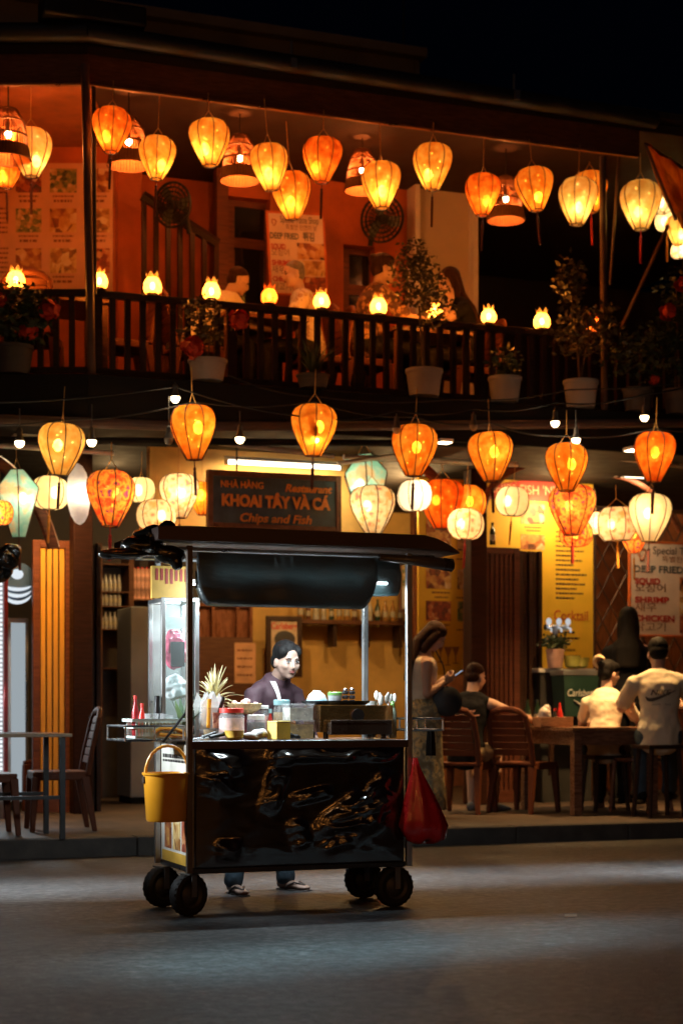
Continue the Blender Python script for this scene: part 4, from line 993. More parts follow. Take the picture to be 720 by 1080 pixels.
# stove and things on it
bronze = M('bronze_sheet', (.50,.27,.09), .16, .9, var=.3, vs=3, bump=.4, bs=9, rvar=.05)
t = item('griddle_stove', 'bronze metal griddle stove with a black drip shelf on the cart counter', 'stove', 367, -.12); a = 84*PX/2
g = MB(); g.bx(-a,a,-.13,.13,.035,.178); O('body', g, bronze, t, bevel=.004)
g = MB(); g.bx(-a*.82,a*.85,-.19,-.1315,.022,.085); g.bx(-a*.82,a*.85,-.191,-.18,.085,.10); O('drip_shelf', g, M('drip_black', (.035,.022,.015), .3), t, bevel=.003)
g = MB(); g.tube([(0,-.1305,.125),(0,-.15,.125)], .034, 20); O('knob', g, M('knob_black', (.012,.012,.012), .35), t, smooth=True)
for sx in (-.8,.8):
    for sy in (-.1,.1):
        g = MB(); g.tube([(a*sx,sy,0),(a*sx,sy,.036)], .014, 10); O('foot', g, cart_black, t)
zs = CT+.0006+.179
t = item('black_pan', 'wide flat black pan resting on top of the bronze stove', 'pan', 354, -.12, zs); a = 78*PX/2
g = MB(); g.lathe([(a*.85,0),(a*.98,.012),(a,.022),(a*.97,.022),(a*.84,.006),(.001,.006)], 36, sy=.65, cap=False); O('pan', g, M('pan_black', (.018,.019,.02), .3, .5), t, smooth=True)
zp = zs+.0075
wcer = M('white_ceramic', (.72,.76,.78), .2, var=.05, coat=.3); blu = M('blue_glaze', (.25,.42,.52), .25); grn = M('green_glaze', (.22,.45,.12), .3)
t = item('white_bowl', 'upturned pale blue and white bowl on the black pan', 'bowl', 334, -.13, zp)
g = MB(); g.lathe([(.056,0),(.054,.022),(.044,.046),(.024,.062),(.022,.07),(.001,.07)], 24); O('bowl', g, wcer, t, smooth=True)
g = MB(); g.lathe([(.0566,.004),(.0550,.022)], 24); O('blue_rim', g, blu, t, smooth=True, solid=.001)
t = item('white_cup', 'white cup with a green rim between the upturned bowl and the dark spools', 'cup', 353, -.12, zp)
g = MB(); g.lathe([(.028,0),(.036,.02),(.038,.05)], 22, cap=True); O('cup', g, wcer, t, smooth=True)
g = MB(); g.lathe([(.0385,.044),(.039,.058),(.034,.062)], 22); O('green_rim', g, grn, t, smooth=True)
for i, px in enumerate((364, 371)):
    t = item('spice_pot', ('dark spice pot nearer the white cup on the black pan','dark spice pot on the rim side of the black pan')[i], 'spice pot', px, -.11, zp, 'spice pots on the pan'); g = MB()
    for z in (0,.025,.05): g.lathe([(.012,z),(.017,z+.004),(.017,z+.016),(.012,z+.02)], 14, cap=True)
    O('pot', g, M('pot_dark', (.05,.05,.055), .25, .3), t, smooth=True); g = MB(); g.lathe([(.014,.072),(.014,.078),(.006,.084)], 14, cap=True); O('lid', g, steel, t)
# cutlery glass and bottle
t = item('spoon_glass', 'glass of upright white spoons beside the bronze stove', 'cutlery', 405, .08)
g = MB(); g.lathe([(.036,0),(.044,.13),(.045,.132)], 22, cap=True); O('glass', g, clear, t, smooth=True)
g = MB(); rnd = random.Random(4)
for k in range(9):
    x, y = rnd.uniform(-.034,.034), rnd.uniform(-.03,.03); tx, ty = x*1.7, y*1.7; zt = rnd.uniform(.19,.235)
    g.tube([(x*.6,y*.6,.01),(tx,ty,zt-.04)], .004, 6); g.ell((tx,ty,zt), (.014,.007,.026), Matrix.Rotation(rnd.uniform(0,3),4,'Z'), 10, 7)
O('spoons', g, M('bone_white', (.74,.70,.64), .4), t, smooth='all')
t = item('squeeze_bottle', 'tall white and green bottle beside the front steel post of the cart', 'bottle', 414, -.17)
g = MB(); g.lathe([(.02,0),(.021,.01),(.021,.14),(.012,.165)], 18, cap=True); O('body', g, M('bottle_pale', (.60,.72,.55), .35, var=.3, vs=18), t, smooth=True)
g = MB(); g.lathe([(.0125,.165),(.0125,.185),(.006,.2)], 12, cap=True); O('cap', g, grn, t)
jar('small clear tub of amber sauce behind the red-lidded jar on the cart counter', 232, .02, 17, 30, clear, whitelid, .018, amber_f)
jar('short clear tub with a white lid between the sauce bottle and the shallot bowl', 276, .06, 16, 36, clear, whitelid, .02, pinkish)
for i, (px, y, lab) in enumerate(((391,.02,'pale cup stack just behind the bronze stove'),(398,-.20,'clear drinking cup in front of the spoon glass'))):
    t = item('cup_stack' if i == 0 else 'clear_cup', lab, 'cups', px, y); g = MB(); r = .034; H = (.21,.11)[i]
    for k in range(5 if i == 0 else 1): g.lathe([(r*.72,.024*k),(r,.024*k+H*(.5 if i == 0 else 1))], 20, cap=(k == 0))
    O('cups', g, (wcer, clear)[i], t, smooth=True)
# things on the tray at the end
zT = zt0+.008; yT = -.10
t = item('green_basket', 'grey-green plastic basket in the wire tray at the end of the cart', 'basket', 163, yT, zT); a = 50*PX/2
g = MB()
for z0, z1 in ((0,.012),(.05,.066),(.085,.10)):
    k = 1+.18*z0/.1
    for sx, sy, dx, dy in ((0,-1,a*k,.003),(0,1,a*k,.003),(-1,0,.003,.09*k),(1,0,.003,.09*k)): g.box((sx*a*k, sy*.09*k, (z0+z1)/2), (2*dx,2*dy,z1-z0))
for k in range(14):
    for sy in (-1,1): g.box((-a+2*a*(k+.5)/14, sy*.094, .05), (.0145,.005,.08))
g.box((0,0,.003), (2*a,.18,.006)); O('basket', g, M('basket_green', (.50,.60,.56), .5), t)
zB = zT+.0065
for i, (px, y, h, m, lab) in enumerate(((143,.0,42,'cap_red','taller red chilli bottle at the outer end of the green basket'),(150,-.04,34,'cap_red','shorter bright red sauce bottle inside the green basket'))):
    t = item('chilli_bottle', lab, 'bottle', px, y, zB); H = h*PX; r = .018
    g = MB(); g.lathe([(r,0),(r,H*.62),(r*.45,H*.82),(r*.4,H*.95)], 16, cap=True); O('body', g, M('chilli_red%d' % i, ((.35,.015,.02),(.70,.03,.02))[i], .3, coat=.3), t, smooth=True)
    g = MB(); g.lathe([(r*.55,H*.94),(r*.5,H*1.03)], 12, cap=True); O('cap', g, redlid, t)
for i, (px, y, w, h, m, lab) in enumerate(((160,-.13,15,24,(.62,.50,.30),'clear cup half full of pale sauce in the green basket'),(173,-.12,14,23,(.16,.07,.04),'tilted clear cup of dark peppercorns in the green basket'))):
    t = item('sauce_cup', lab, 'cup', px, y, zB+.03); 
    if i: t.rotation_euler = (0, radians(10), TH)
    r = w*PX/2; H = h*PX*.75; g = MB(); g.lathe([(r*.8,0),(r,H),(r*1.06,H+.002)], 20, cap=True); O('cup', g, clear, t, smooth=True)
    g = MB(); g.lathe([(r*.74,.004),(r*.9,H*.5)], 18, cap=True); O('contents', g, M('cup_fill%d' % i, m, .6, var=.4, vs=60), t)
t = item('black_bottle', 'dark squat bottle cap standing between the sauce cups', 'bottle', 166, .02, zB)
g = MB(); g.lathe([(.017,0),(.017,.13),(.014,.16),(.014,.19)], 14, cap=True); O('body', g, cart_black, t, smooth=True); g = MB(); g.lathe([(.0145,.19),(.0145,.212)], 12, cap=True); O('cap', g, cart_black, t)
t = item('orange_tongs', 'looped orange plastic tongs lying in the wire tray', 'tongs', 180, -.20, zT)
g = MB(); g.tube([(-.09,0,.03),(-.05,0,.05),(.02,0,.048),(.07,0,.03),(.09,0,.01),(.06,0,.012),(0,0,.016),(-.06,0,.02)], .010, 8); O('loop', g, M('orange_loop', (.72,.32,.03), .35), t, smooth=True)
t = item('leafy_pot', 'leafy green bunch in a pinkish pot inside the wire tray by the shaded post', 'plant', 194, .0, CT-.03)
g = MB(); g.lathe([(.04,0),(.052,.10)], 18, cap=True); O('pot', g, M('pot_pink', (.45,.26,.2), .6), t, smooth=True)
g = MB(); rnd = random.Random(12)
for k in range(14):
    an = rnd.uniform(0,6.3); el = rnd.uniform(.7,1.4); d = V(cos(an)*cos(el), sin(an)*cos(el), sin(el)); sd = V(-sin(an), cos(an), 0); Ln = rnd.uniform(.1,.2); b0 = V(0,0,.09)
    pts = []
    for q in range(4): f = q/3; w_ = .018*sin(pi*(.25+.75*f)); pts += [b0+d*Ln*f-sd*w_, b0+d*Ln*f+sd*w_]
    g.add(pts, [(2*q,2*q+1,2*q+3,2*q+2) for q in range(3)])
O('foliage', g, M('leaf_fresh', (.10,.16,.06), .5), t, solid=.002)
# glass display cabinet hung with snack bags, behind the shaded post
t = item('display_cabinet', 'narrow steel-framed glass display cabinet at the end of the cart', 'cabinet', 183, .15, CT+.0006); a = .09; H = kz(180,632,.15)-CT
g = MB()
for sx in (-1,1):
    for sy in (-1,1): g.box((sx*a, sy*.13, H/2), (.022,.022,H))
for z in (.011, H-.011):
    for sy in (-1,1): g.box((0,sy*.13,z), (2*a-.022,.02,.02))
    for sx in (-1,1): g.box((sx*a,0,z), (.02,.238,.02))
O('frame', g, post_steel, t, bevel=.002)
g = MB(); g.bx(-a+.011,a-.011,-.131,-.128,.022,H-.022); O('pane', g, glassy('cabinet_glass', (.9,.95,.95), .95, .05), t)
g = MB(); g.bx(-a+.012,a-.012,.126,.132,.022,H-.022); O('back_sheet', g, M('cabinet_back', (.30,.31,.30), .5), t)
for i, (dz, h, m, lab) in enumerate(((.36,.22,(.55,.10,.16),'pink and black snack bag hung in the glass display cabinet'),(.20,.14,(.66,.66,.66),'crumpled white plastic bag below the pink one in the glass cabinet'))):
    tt = T('snack_bag', lab, 'bag', K(kx(183,.10), .08, CT+dz), TH)
    lump('bag', [((0,0,h/2),(.068,.03,h*.5)),((.01,0,h*.35),(.06,.035,h*.3))], M('bag_film%d' % i, m, .25, coat=.4), tt, .007, 2, .03, .04)
    if i == 0:
        g = MB(); g.bx(-.03,.045,-.040,-.034,.02,.15); O('bag_label', g, M('label_dark', (.06,.05,.05), .5), tt)
        g = MB(); g.bx(-.06,.06,-.036,-.028,.22,.28); O('header_card', g, whitelid, tt)
t = T('snack_sign', 'small ochre sign panel with red and black lettering under the cart roof', 'sign', K(kx(181,.02), .02, kz(181,632,.02)+.003), TH)
hh = .17; ww = .105; g = MB(); g.bx(-ww,ww,0,.03,0,hh); O('panel', g, M('ochre_panel', (.62,.36,.06), .5), t, bevel=.003)
g = MB(); rnd = random.Random(2)
for k in range(7): g.bx(-ww+.02+k*.026, -ww+.034+k*.026, -.003, -.0006, .075+rnd.uniform(0,.02), .155)
O('lettering', g, M('sign_red', (.35,.04,.02), .5), t)
# bucket hanging from the tray
yb = -.25; xb = kx(176, yb); zb = kz(176, 866, yb)
t = T('orange_bucket', 'orange plastic bucket hanging by its handle from the tray of the cart', 'bucket', K(xb, yb, zb), TH)
g = MB(); H = .245; g.lathe([(.001,.004),(.098,.0),(.104,.01),(.118,H-.01),(.124,H-.01),(.126,H),(.118,H),(.112,H-.02),(.098,.012),(.001,.012)], 36); O('pail', g, M('bucket_orange', (.66,.28,.015), .35, var=.08, spec=.4), t, smooth=True)
g = MB(); g.tube([(-.112,0,H-.03)]+[(.112*-cos(pi*k/12), -.02*sin(pi*k/12), H-.03+.165*sin(pi*k/12)**.8) for k in range(1,12)]+[(.112,0,H-.03)], .008, 8); O('handle', g, MATS['orange_loop'], t, smooth=True)
g = MB()
for sx in (-1,1): g = MB(); g.box((sx*.113,0,H-.035), (.022,.03,.035)); O('handle_lug', g, cart_brown, t, bevel=.003)

g = MB(); g.tube([(0,-.02,H+.13),(0,-.02,H+.15),(.03,-.02,H+.16)], .004, 6); O('hook', g, steel, t)
# red carrier bag hanging from the corner
yb = -D/2-.05; t = T('carrier_bag', 'red translucent plastic carrier bag hanging from the corner of the cart', 'bag', K(L/2+.03, yb, kz(430,888,yb)), TH)
redbag = shade('red_bag_film', [(.3,(.42,.015,.012)),(.7,(.60,.03,.02))], 9, .15); vs = []; fs = []; n = 30; H = .44
pr = [(.012,H),(.022,H-.05),(.05,H-.13),(.082,H-.22),(.112,H-.31),(.125,.08),(.11,.02),(.06,.0),(.005,.0)]
for j, (r, z) in enumerate(pr):
    for k in range(n):
        an = 2*pi*k/n; q = r*(1+.11*sin(an*7+j*.3+1.5*mnoise.noise(Vector((an,z*6,0))))+.06*sin(an*13+z*9)+.05*mnoise.noise(Vector((cos(an)*3,sin(an)*3,z*14)))); vs.append((q*cos(an)*1.0+.06*(1-z/H), q*sin(an)*.55, z+.012*sin(an*3)*(z < .1)))
for j in range(len(pr)-1):
    for k in range(n): k2 = (k+1) % n; fs.append((j*n+k2, j*n+k, (j+1)*n+k, (j+1)*n+k2))
O('bag', MB().add(vs, fs), M('red_film', (.62,.018,.018), .25, coat=.4, trans=.25), t, smooth='all', solid=.001)
lump('contents', [((.06,0,.07),(.085,.045,.06)),((.04,0,.14),(.05,.035,.05))], darkf, t, .01, 3, .02, .05)
t = T('dish_cloth', 'dark cloth draped over the wire tray at the steel-post end of the cart', 'cloth', K(kx(454,-.2), -.2, kz(454,797,-.2)), TH)
g = MB(); g.lathe([(.03,0),(.028,.06),(.022,.13),(.02,.14)], 16, sy=.35, scal=.3, nr=8, cap=True); O('cloth', g, dark_paint, t, smooth=True)
# ------------------------------------------------------------------ people
skin_l = M('skin_light', (.56,.34,.25), .5, var=.06, vs=4); skin_p = M('skin_pale', (.32,.205,.16), .5, var=.10, vs=9, spec=.3); skin_t = M('skin_tan', (.42,.23,.15), .5, var=.06, vs=4)
hair_b = M('hair_black', (.008,.007,.007), .6, spec=.1, var=.4, vs=60, bump=.5, bs=120, stretch=(1,1,.15)); hair_br = M('hair_brown', (.035,.014,.007), .6, spec=.12, var=.4, vs=60, bump=.5, bs=120, stretch=(1,1,.15))
hair_g = M('hair_grey', (.16,.13,.11), .6, var=.3, vs=50)
eye_w = M('eye_white', (.75,.72,.70), .25, var=.02); eye_d = M('eye_dark', (.015,.010,.008), .15); lip = M('lips', (.20,.060,.050), .5); brow = M('brow', (.02,.014,.012), .7)
def mix3(a, b, t): return a*(1-t)+b*t
def remesh(o, vox, it=5, fold=0):
    m_ = o.modifiers.new('remesh', 'REMESH'); m_.mode = 'VOXEL'; m_.voxel_size = vox; m_.use_smooth_shade = True
    s_ = o.modifiers.new('smooth', 'SMOOTH'); s_.iterations = it; s_.factor = .5
    if fold:
        tx = bpy.data.textures.get('cloth_fold') or bpy.data.textures.new('cloth_fold', 'CLOUDS'); tx.noise_scale = .11; tx.noise_depth = 2
        d_ = o.modifiers.new('folds', 'DISPLACE'); d_.texture = tx; d_.strength = fold; d_.mid_level = .45
def surf(o):
    bpy.context.view_layer.update(); dg = bpy.context.evaluated_depsgraph_get(); return BVHTree.FromObject(o, dg)
def hand(mb, w, d, n, curl=.5, k=1.0):
    d = d.normalized(); n = (n-d*n.dot(d)).normalized(); s = d.cross(n)
    mb.chain([(*w, .026*k, .02*k), (*(w+d*.035*k), .036*k, .016*k), (*(w+d*.085*k), .040*k, .014*k)], 12, n)
    for i, (o, ln) in enumerate(((-.030,.062),(-.010,.074),(.010,.079),(.030,.070))):
        p0 = w+(d*.08+s*o)*k; a1 = curl*.7; a2 = curl*1.7
        p1 = p0+(d*cos(a1)+n*sin(a1))*ln*.5*k; p2 = p1+(d*cos(a2)+n*sin(a2))*ln*.5*k
        mb.chain([(*p0,.0088*k),(*p1,.0082*k),(*p2,.0066*k)], 8, n)
    p0 = w+(d*.025+s*.03)*k; p1 = p0+(d*.6+s*.6+n*.35).normalized()*.038*k; p2 = p1+(d*.85+s*.1+n*.5).normalized()*.03*k
    mb.chain([(*p0,.013*k),(*p1,.010*k),(*p2,.0075*k)], 8, n)
def person(label, loc, face, scale=1.0, pose='stand', lean=0.0, hy=0.0, hp=0.0, arms=None, legs=None, skin=skin_l, top=None, low=None, hair=('short', hair_b),
           shoes=None, fem=False, group=None, vox=.0075, detail=False, bend=0.0, drop=0.0):
    """joints in the figure's own frame: +Y forward, +X its own right-hand side"""
    t = T('person', label, 'person', loc, radians(face-90), group, scale)
    sl_ = .058 if fem else .066
    hz = .90 if pose == 'stand' else .53
    sp = V(0, sin(lean), cos(lean)); base = V(0, 0, hz)
    def P(q):       # spine, bending further forward towards the neck
        a = lean+bend*q/.5; return base+V(0, (sin(lean)+sin(a))/2*q, (cos(lean)+cos(a))/2*q)
    sw_ = .165 if fem else .185
    neck = P(.50); chin = lean+bend
    hd = neck+V(0, sin(chin*.5)*.06+.015+drop*.8, .055-drop)
    HM = Matrix.Translation(hd) @ Matrix.Rotation(hy, 4, 'Z') @ Matrix.Rotation(hp, 4, 'X') @ Matrix.Translation((0,.02,.105))
    b = MB()
    fk = .90 if fem else 1.0
    tor = [(-.06,.150,.105),(.03,.165 if fem else .155,.115),(.12,.135*fk,.10),(.20,.125*fk,.095),(.30,.145*fk,.108),(.38,.155*fk,.108),(.44,.135*fk,.085),(.475,.085,.065)]
    b.chain([(*P(q), rx, ry) for q, rx, ry in tor], 20)
    b.chain([(*P(.44), .062,.058), (*neck, .052,.052), (*(HM @ V(0,-.02,-.06)), .052,.055)], 14)
    # head
    def E(c, r, rot=None): b.ell((0,0,0), r, HM @ Matrix.Translation(c) @ (rot or Matrix()), 18, 12)
    E((0,-.012,.035), (.073,.092,.080)); E((0,.022,-.03), (.064,.068,.078)); E((0,.055,-.088), (.028,.026,.020)); E((0,.03,-.07), (.046,.05,.036))
    for sx in (-1, 1):
        E((sx*.036,.052,-.025), (.026,.032,.030)); E((sx*.073,-.008,-.018), (.010,.020,.031)); E((sx*.028,.074,.022), (.022,.012,.008))
    nose = [(0,.087,.012,.007),(0,.093,-.010,.009),(0,.099,-.029,.0118),(0,.091,-.037,.011)]
    b.chain([(*(HM @ V(*q[:3])), q[3]) for q in nose], 10)
    # arms
    arms = arms or {}
    J = {}
    for sd, sx in (('r', 1), ('l', -1)):
        sh = P(.435)+V(sx*sw_, 0, -.035 if fem else -.02); spec = arms.get(sd, ((.05*sx,.02,-.28), (.02*sx,.08,-.24)))
        el = sh+V(*spec[0]); wr = el+V(*spec[1]); hdv = V(*spec[2]) if len(spec) > 2 else (wr-el); nn = V(*spec[3]) if len(spec) > 3 else V(-sx, .2, 0)
        J[sd] = (sh, el, wr)
        b.chain([(*(sh-V(sx*.05,0,-.01)), .055,.05), (*sh, .052), (*mix3(sh,el,.5), .043), (*el, .036)], 12); b.chain([(*el, .037), (*mix3(el,wr,.3), .037), (*wr, .025,.022)], 12)
        hand(b, wr, hdv, nn, spec[4] if len(spec) > 4 else .5)
    # legs
    if legs is None:
        legs = {s: ((sx*.09,.02,-.43), (0,-.03,-.40)) if pose == 'stand' else ((sx*.11,.42,-.02), (0,-.02,-.43)) for s, sx in (('r',1),('l',-1))}
    LJ = {}
    for sd, sx in (('r', 1), ('l', -1)):
        hp_ = base+V(sx*.085, 0, -.02); kn = base+V(*legs[sd][0]); an = kn+V(*legs[sd][1]); LJ[sd] = (hp_, kn, an)
        b.chain([(*hp_, .088), (*mix3(hp_,kn,.4), .078), (*kn, .054)], 14); b.chain([(*kn, .054), (*mix3(kn,an,.3), .055), (*mix3(kn,an,.7), .040), (*an, .033)], 14)
        ft = V(sx*.25, 1, 0).normalized() if len(legs[sd]) < 3 else V(*legs[sd][2]).normalized()
        b.chain([(*(an+V(0,-.01,-.04)-ft*.03), .030,.032), (*(an+ft*.06+V(0,0,-.045)), .036,.026), (*(an+ft*.14+V(0,0,-.058)), .040,.017), (*(an+ft*.18+V(0,0,-.06)), .034,.013)], 12, (0,0,1))
    body = O('body', b, skin, t); remesh(body, vox, 8 if detail else 3)
    # face pieces
    for sx in (-1, 1):
        g = MB(); g.ell((0,0,0), (.0140,.009,.0044), HM @ Matrix.Translation((sx*.031,.0785,.004)), 12, 8)
        e = O('eye', g, eye_w if detail else eye_d, t, smooth='all')
        if detail:
            g = MB(); g.ell((0,0,0), (.0066,.004,.0048), HM @ Matrix.Translation((sx*.031+.003,.0852,.003)), 12, 8); O('iris', g, eye_d, e, smooth='all')
            g = MB(); g.tube([HM @ V(sx*.031+q*.015, .0862-.006*q*q-.001, .0105-.004*q*q) for q in (-1,-.5,0,.5,1)], .0030, 6); O('eyelid', g, brow, e)
        g = MB(); g.tube([HM @ V(sx*.031+q*.017, .0855-.007*(q*sx+.2)**2, .027-.004*q*q+.0015*q*sx) for q in (-1,-.4,.2,.7,1)], [.0016,.0032,.0034,.003,.0014], 6, flat=.8); O('eyebrow', g, brow, t)
    g = MB(); g.tube([HM @ V(q*.022, .0905-.008*q*q, -.0545-.0025*q*q+.0015*(abs(q) > .2)) for q in (-1,-.5,0,.5,1)], [.001,.0034,.0038,.0034,.001], 8); g.tube([HM @ V(q*.020, .0895-.008*q*q, -.0618+.0015*q*q) for q in (-1,-.5,0,.5,1)], [.001,.0042,.0050,.0042,.001], 8)
    O('lips', g, lip, t, smooth='all')
    # hair
    kind, hm = hair; h = MB()
    def H(c, r): h.ell((0,0,0), r, HM @ Matrix.Translation(c), 18, 12)
    if kind == 'buzz': H((0,-.020,.048), (.0755,.092,.077)); H((0,-.048,.0), (.071,.060,.062))
    else:
        H((0,-.022,.045), (.082,.096,.086)); H((0,-.055,.0), (.074,.062,.075))
        if kind == 'short': H((0,.03,.085), (.06,.055,.036))
        else:
            for sx in (-1, 1): H((sx*.052,.01,.06), (.03,.06,.045))
    if kind in ('bun', 'bow'): H((0,-.10,.075), (.038,.036,.036))
    if kind == 'pulled': H((0,-.115,-.02), (.045,.04,.06)); H((0,-.10,.04), (.05,.04,.05))
    if kind == 'pony': h.chain([(*(HM @ V(0,-.10,.04)), .03), (*(HM @ V(0,-.145,-.04)), .032), (*(HM @ V(0,-.13,-.18)), .022), (*(HM @ V(0,-.11,-.28)), .008)], 10)
    if kind == 'long':
        h.chain([(*(HM @ V(0,-.07,.02)), .078,.05), (*(HM @ V(0,-.10,-.12)), .080,.045), (*(P(.42)+V(0,-.105,0)), .118,.040), (*(P(.27)+V(0,-.130,0)), .10,.025)], 16)
        for sx in (-1, 1): h.chain([(*(HM @ V(sx*.066,.0,.03)), .022,.04), (*(HM @ V(sx*.078,-.02,-.07)), .020,.038), (*(HM @ V(sx*.075,-.02,-.17)), .018,.03)], 10)
    ho = O('hair', h, hm, t); remesh(ho, .007, 4)
    # upper garment
    objs = {'body': body, 'HM': HM, 'P': P, 'J': J, 'LJ': LJ, 't': t, 'hair': ho}
    if top:
        m_, slv, lo_, hi_ = top; c = MB()
        c.chain([(*P(q), rx+.016, ry+.016) for q, rx, ry in tor if lo_ <= q <= hi_], 22)
        if slv >= 0:
            for sd, sx in (('r', 1), ('l', -1)):
                sh, el, wr = J[sd]
                pts = [(*(sh-V(sx*.065,0,-.022)), sl_*.94), (*sh, sl_)]
                if slv > 0:
                    pts.append((*mix3(sh,el,min(slv,.98)), sl_*.93)); 
                    c.chain(pts, 14)
                    if slv > 1: c.chain([(*mix3(sh,el,.9), sl_*.86), (*el,.050), (*mix3(el,wr,slv-1), .044)], 14)
                else: c.chain([(*(sh-V(sx*.08,0,-.008)), .058,.058), (*(sh-V(sx*.045,0,-.012)), .052,.060)], 14)
        so = O('shirt', c, m_, t); remesh(so, .010, 5, .030); objs['shirt'] = so
    if low:
        kind, m_ = low; c = MB()
        if kind == 'skirt':
            hzv = base.z; n = 44; vs = []; fs = []
            pr = [(.10,.150,.118),(.02,.178,.142),(-.10,.192,.150),(-.35,.205,.16),(-.62,.225,.175),(-.83,.245,.19)]
            for j, (dz, rx, ry) in enumerate(pr):
                for k in range(n):
                    an = 2*pi*k/n; f = 1+.045*sin(an*9)*min(1, max(0, -dz)*2); vs.append((rx*f*cos(an), ry*f*sin(an)+.01, hzv+dz))
            for j in range(len(pr)-1):
                for k in range(n): k2 = (k+1) % n; fs.append((j*n+k2, j*n+k, (j+1)*n+k, (j+1)*n+k2))
            c.add(vs, fs); O('skirt', c, m_, t, smooth='all', solid=.004)
        else:
            c.chain([(*P(-.06), .160,.118), (*P(.03), .172,.128), (*P(.09), .155,.118)], 20)
            for sd in ('r', 'l'):
                hp_, kn, an = LJ[sd]; c.chain([(*hp_, .100), (*mix3(hp_,kn,.5), .088), (*mix3(hp_,kn,.9 if kind == 'shorts' else 1), .078 if kind == 'shorts' else .066)], 14)
                if kind == 'trousers': c.chain([(*kn, .066), (*mix3(kn,an,.35), .066), (*mix3(kn,an,.85), .060), (*mix3(kn,an,1.0), .062)], 14)
            lo = O(kind, c, m_, t); remesh(lo, .011, 5, .025)
    if shoes:
        for sd, sx in (('r', 1), ('l', -1)):
            hp_, kn, an = LJ[sd]; ft = V(sx*.25, 1, 0).normalized() if len(legs[sd]) < 3 else V(*legs[sd][2]).normalized(); g = MB()
            if shoes[0] == 'sandal':
                g.chain([(*(an-ft*.05+V(0,0,-.078)), .034,.008), (*(an+ft*.06+V(0,0,-.078)), .040,.008), (*(an+ft*.19+V(0,0,-.078)), .036,.008)], 12, (0,0,1))
                sd_ = ft.cross(V(0,0,1)); z = V(0,0,-.012)
                for q in (-1, 1): g.tube([an+ft*.16+V(0,0,-.045), an+ft*.10+sd_*q*.03+V(0,0,-.026), an+ft*.045+sd_*q*.042+V(0,0,-.05), an+ft*.03+sd_*q*.04+V(0,0,-.075)], .006, 6)
            else: g.chain([(*(an-ft*.035+V(0,0,-.045)), .040,.042), (*(an+ft*.06+V(0,0,-.05)), .046,.036), (*(an+ft*.15+V(0,0,-.062)), .048,.026), (*(an+ft*.195+V(0,0,-.064)), .040,.020)], 12, (0,0,1))
            O('shoe', g, shoes[1], t, smooth='all')
    return objs
def drape(objs, key, s, x0, x1, zc, h, mat, side=-1, off=.004, bold=.0, shear=0.0, name='print', shapes=None):
    """printing that follows the cloth: side -1 is the back, +1 the chest"""
    bv = surf(objs[key]); mb = MB()
    if s: text(mb, s, x0, x1, zc, h, 0, 0, bold, shear)
    if shapes: shapes(mb)
    vs = []
    for x, _, z in mb.v:
        xx = x*(1 if side < 0 else -1)
        hit = bv.ray_cast(V(xx, side*1.0, z), V(0, -side, 0)); p = hit[0] if hit[0] else V(xx, side*.1, z)
        vs.append((p.x, p.y+side*off, p.z))
    mb.v = vs; return O(name, mb, mat, objs['t'])
tee = M('white_tee', (.70,.62,.47), .85, var=.08, vs=3, bump=.3, bs=6); vest = M('black_vest', (.006,.006,.008), .9, spec=.15, var=.2, bump=.3, bs=6); denim = M('denim', (.05,.075,.10), .8, var=.3, vs=9, bump=.3)
plum = M('plum_top', (.042,.016,.024), .8, var=.12, vs=5, bump=.35, bs=7)
def patterned(name, a, b, c, vs):
    if name in MATS: return MATS[name]
    m, n, out = nt(name); bs = n.nodes.new('ShaderNodeBsdfPrincipled'); bs.inputs['Roughness'].default_value = .85
    v = coords(n, 1.0, 'Object'); vo = n.nodes.new('ShaderNodeTexVoronoi'); vo.inputs['Scale'].default_value = vs; nz = noise(n, v, vs*.7, 3); mx = n.nodes.new('ShaderNodeMixRGB'); mx.blend_type = 'LINEAR_LIGHT'; mx.inputs['Fac'].default_value = .08
    n.links.new(v, mx.inputs['Color1']); n.links.new(nz.outputs['Color'], mx.inputs['Color2']); n.links.new(mx.outputs['Color'], vo.inputs['Vector'])
    n.links.new(ramp(n, vo.outputs['Distance'], [(.1, a), (.32, b), (.5, c), (.75, a)]), bs.inputs['Base Color']); n.links.new(bs.outputs[0], out.inputs['Surface']); MATS[name] = m; return m
# the vendor behind the cart
u = TH
vp = fl(268, 941, 0)
vo = person('vendor in a plum top with dark hair tied back, standing behind the food cart', V(vp.x+.03, vp.y+.06, 0), -50, .895, 'stand', .20, hy=radians(-8), hp=radians(-11), bend=.36, fem=True,
    arms={'r': ((.06,.06,-.26), (-.02,.20,-.12)), 'l': ((-.06,.06,-.26), (.02,.2,-.12))}, legs={'r': ((.16,.06,-.42), (.05,-.06,-.40)), 'l': ((-.14,.06,-.42), (-.05,-.04,-.40))},
    skin=skin_p, top=(plum, 1.2, -.07, .476), low=('trousers', denim), hair=('pulled', hair_b), shoes=('sandal', M('sandal_dark', (.04,.025,.02), .6)), vox=.0055, detail=True, drop=.038)
def strap(mb):
    for i in range(14):
        f = i/14; f2 = (i+1)/14; z0 = vo['P'](.44).z
        def q(f): return V(-.070+.11*f, 0, z0+.035-.36*f)
        a, b_ = q(f), q(f2); mb.add([a+V(-.012,0,0), a+V(.012,0,0), b_+V(.012,0,0), b_+V(-.012,0,0)], [(0,1,2,3)])
# apron strap down the chest
drape(vo, 'shirt', None, 0, 0, 0, 0, M('apron_white', (.75,.72,.70), .8), +1, .006, name='apron_strap', shapes=strap)
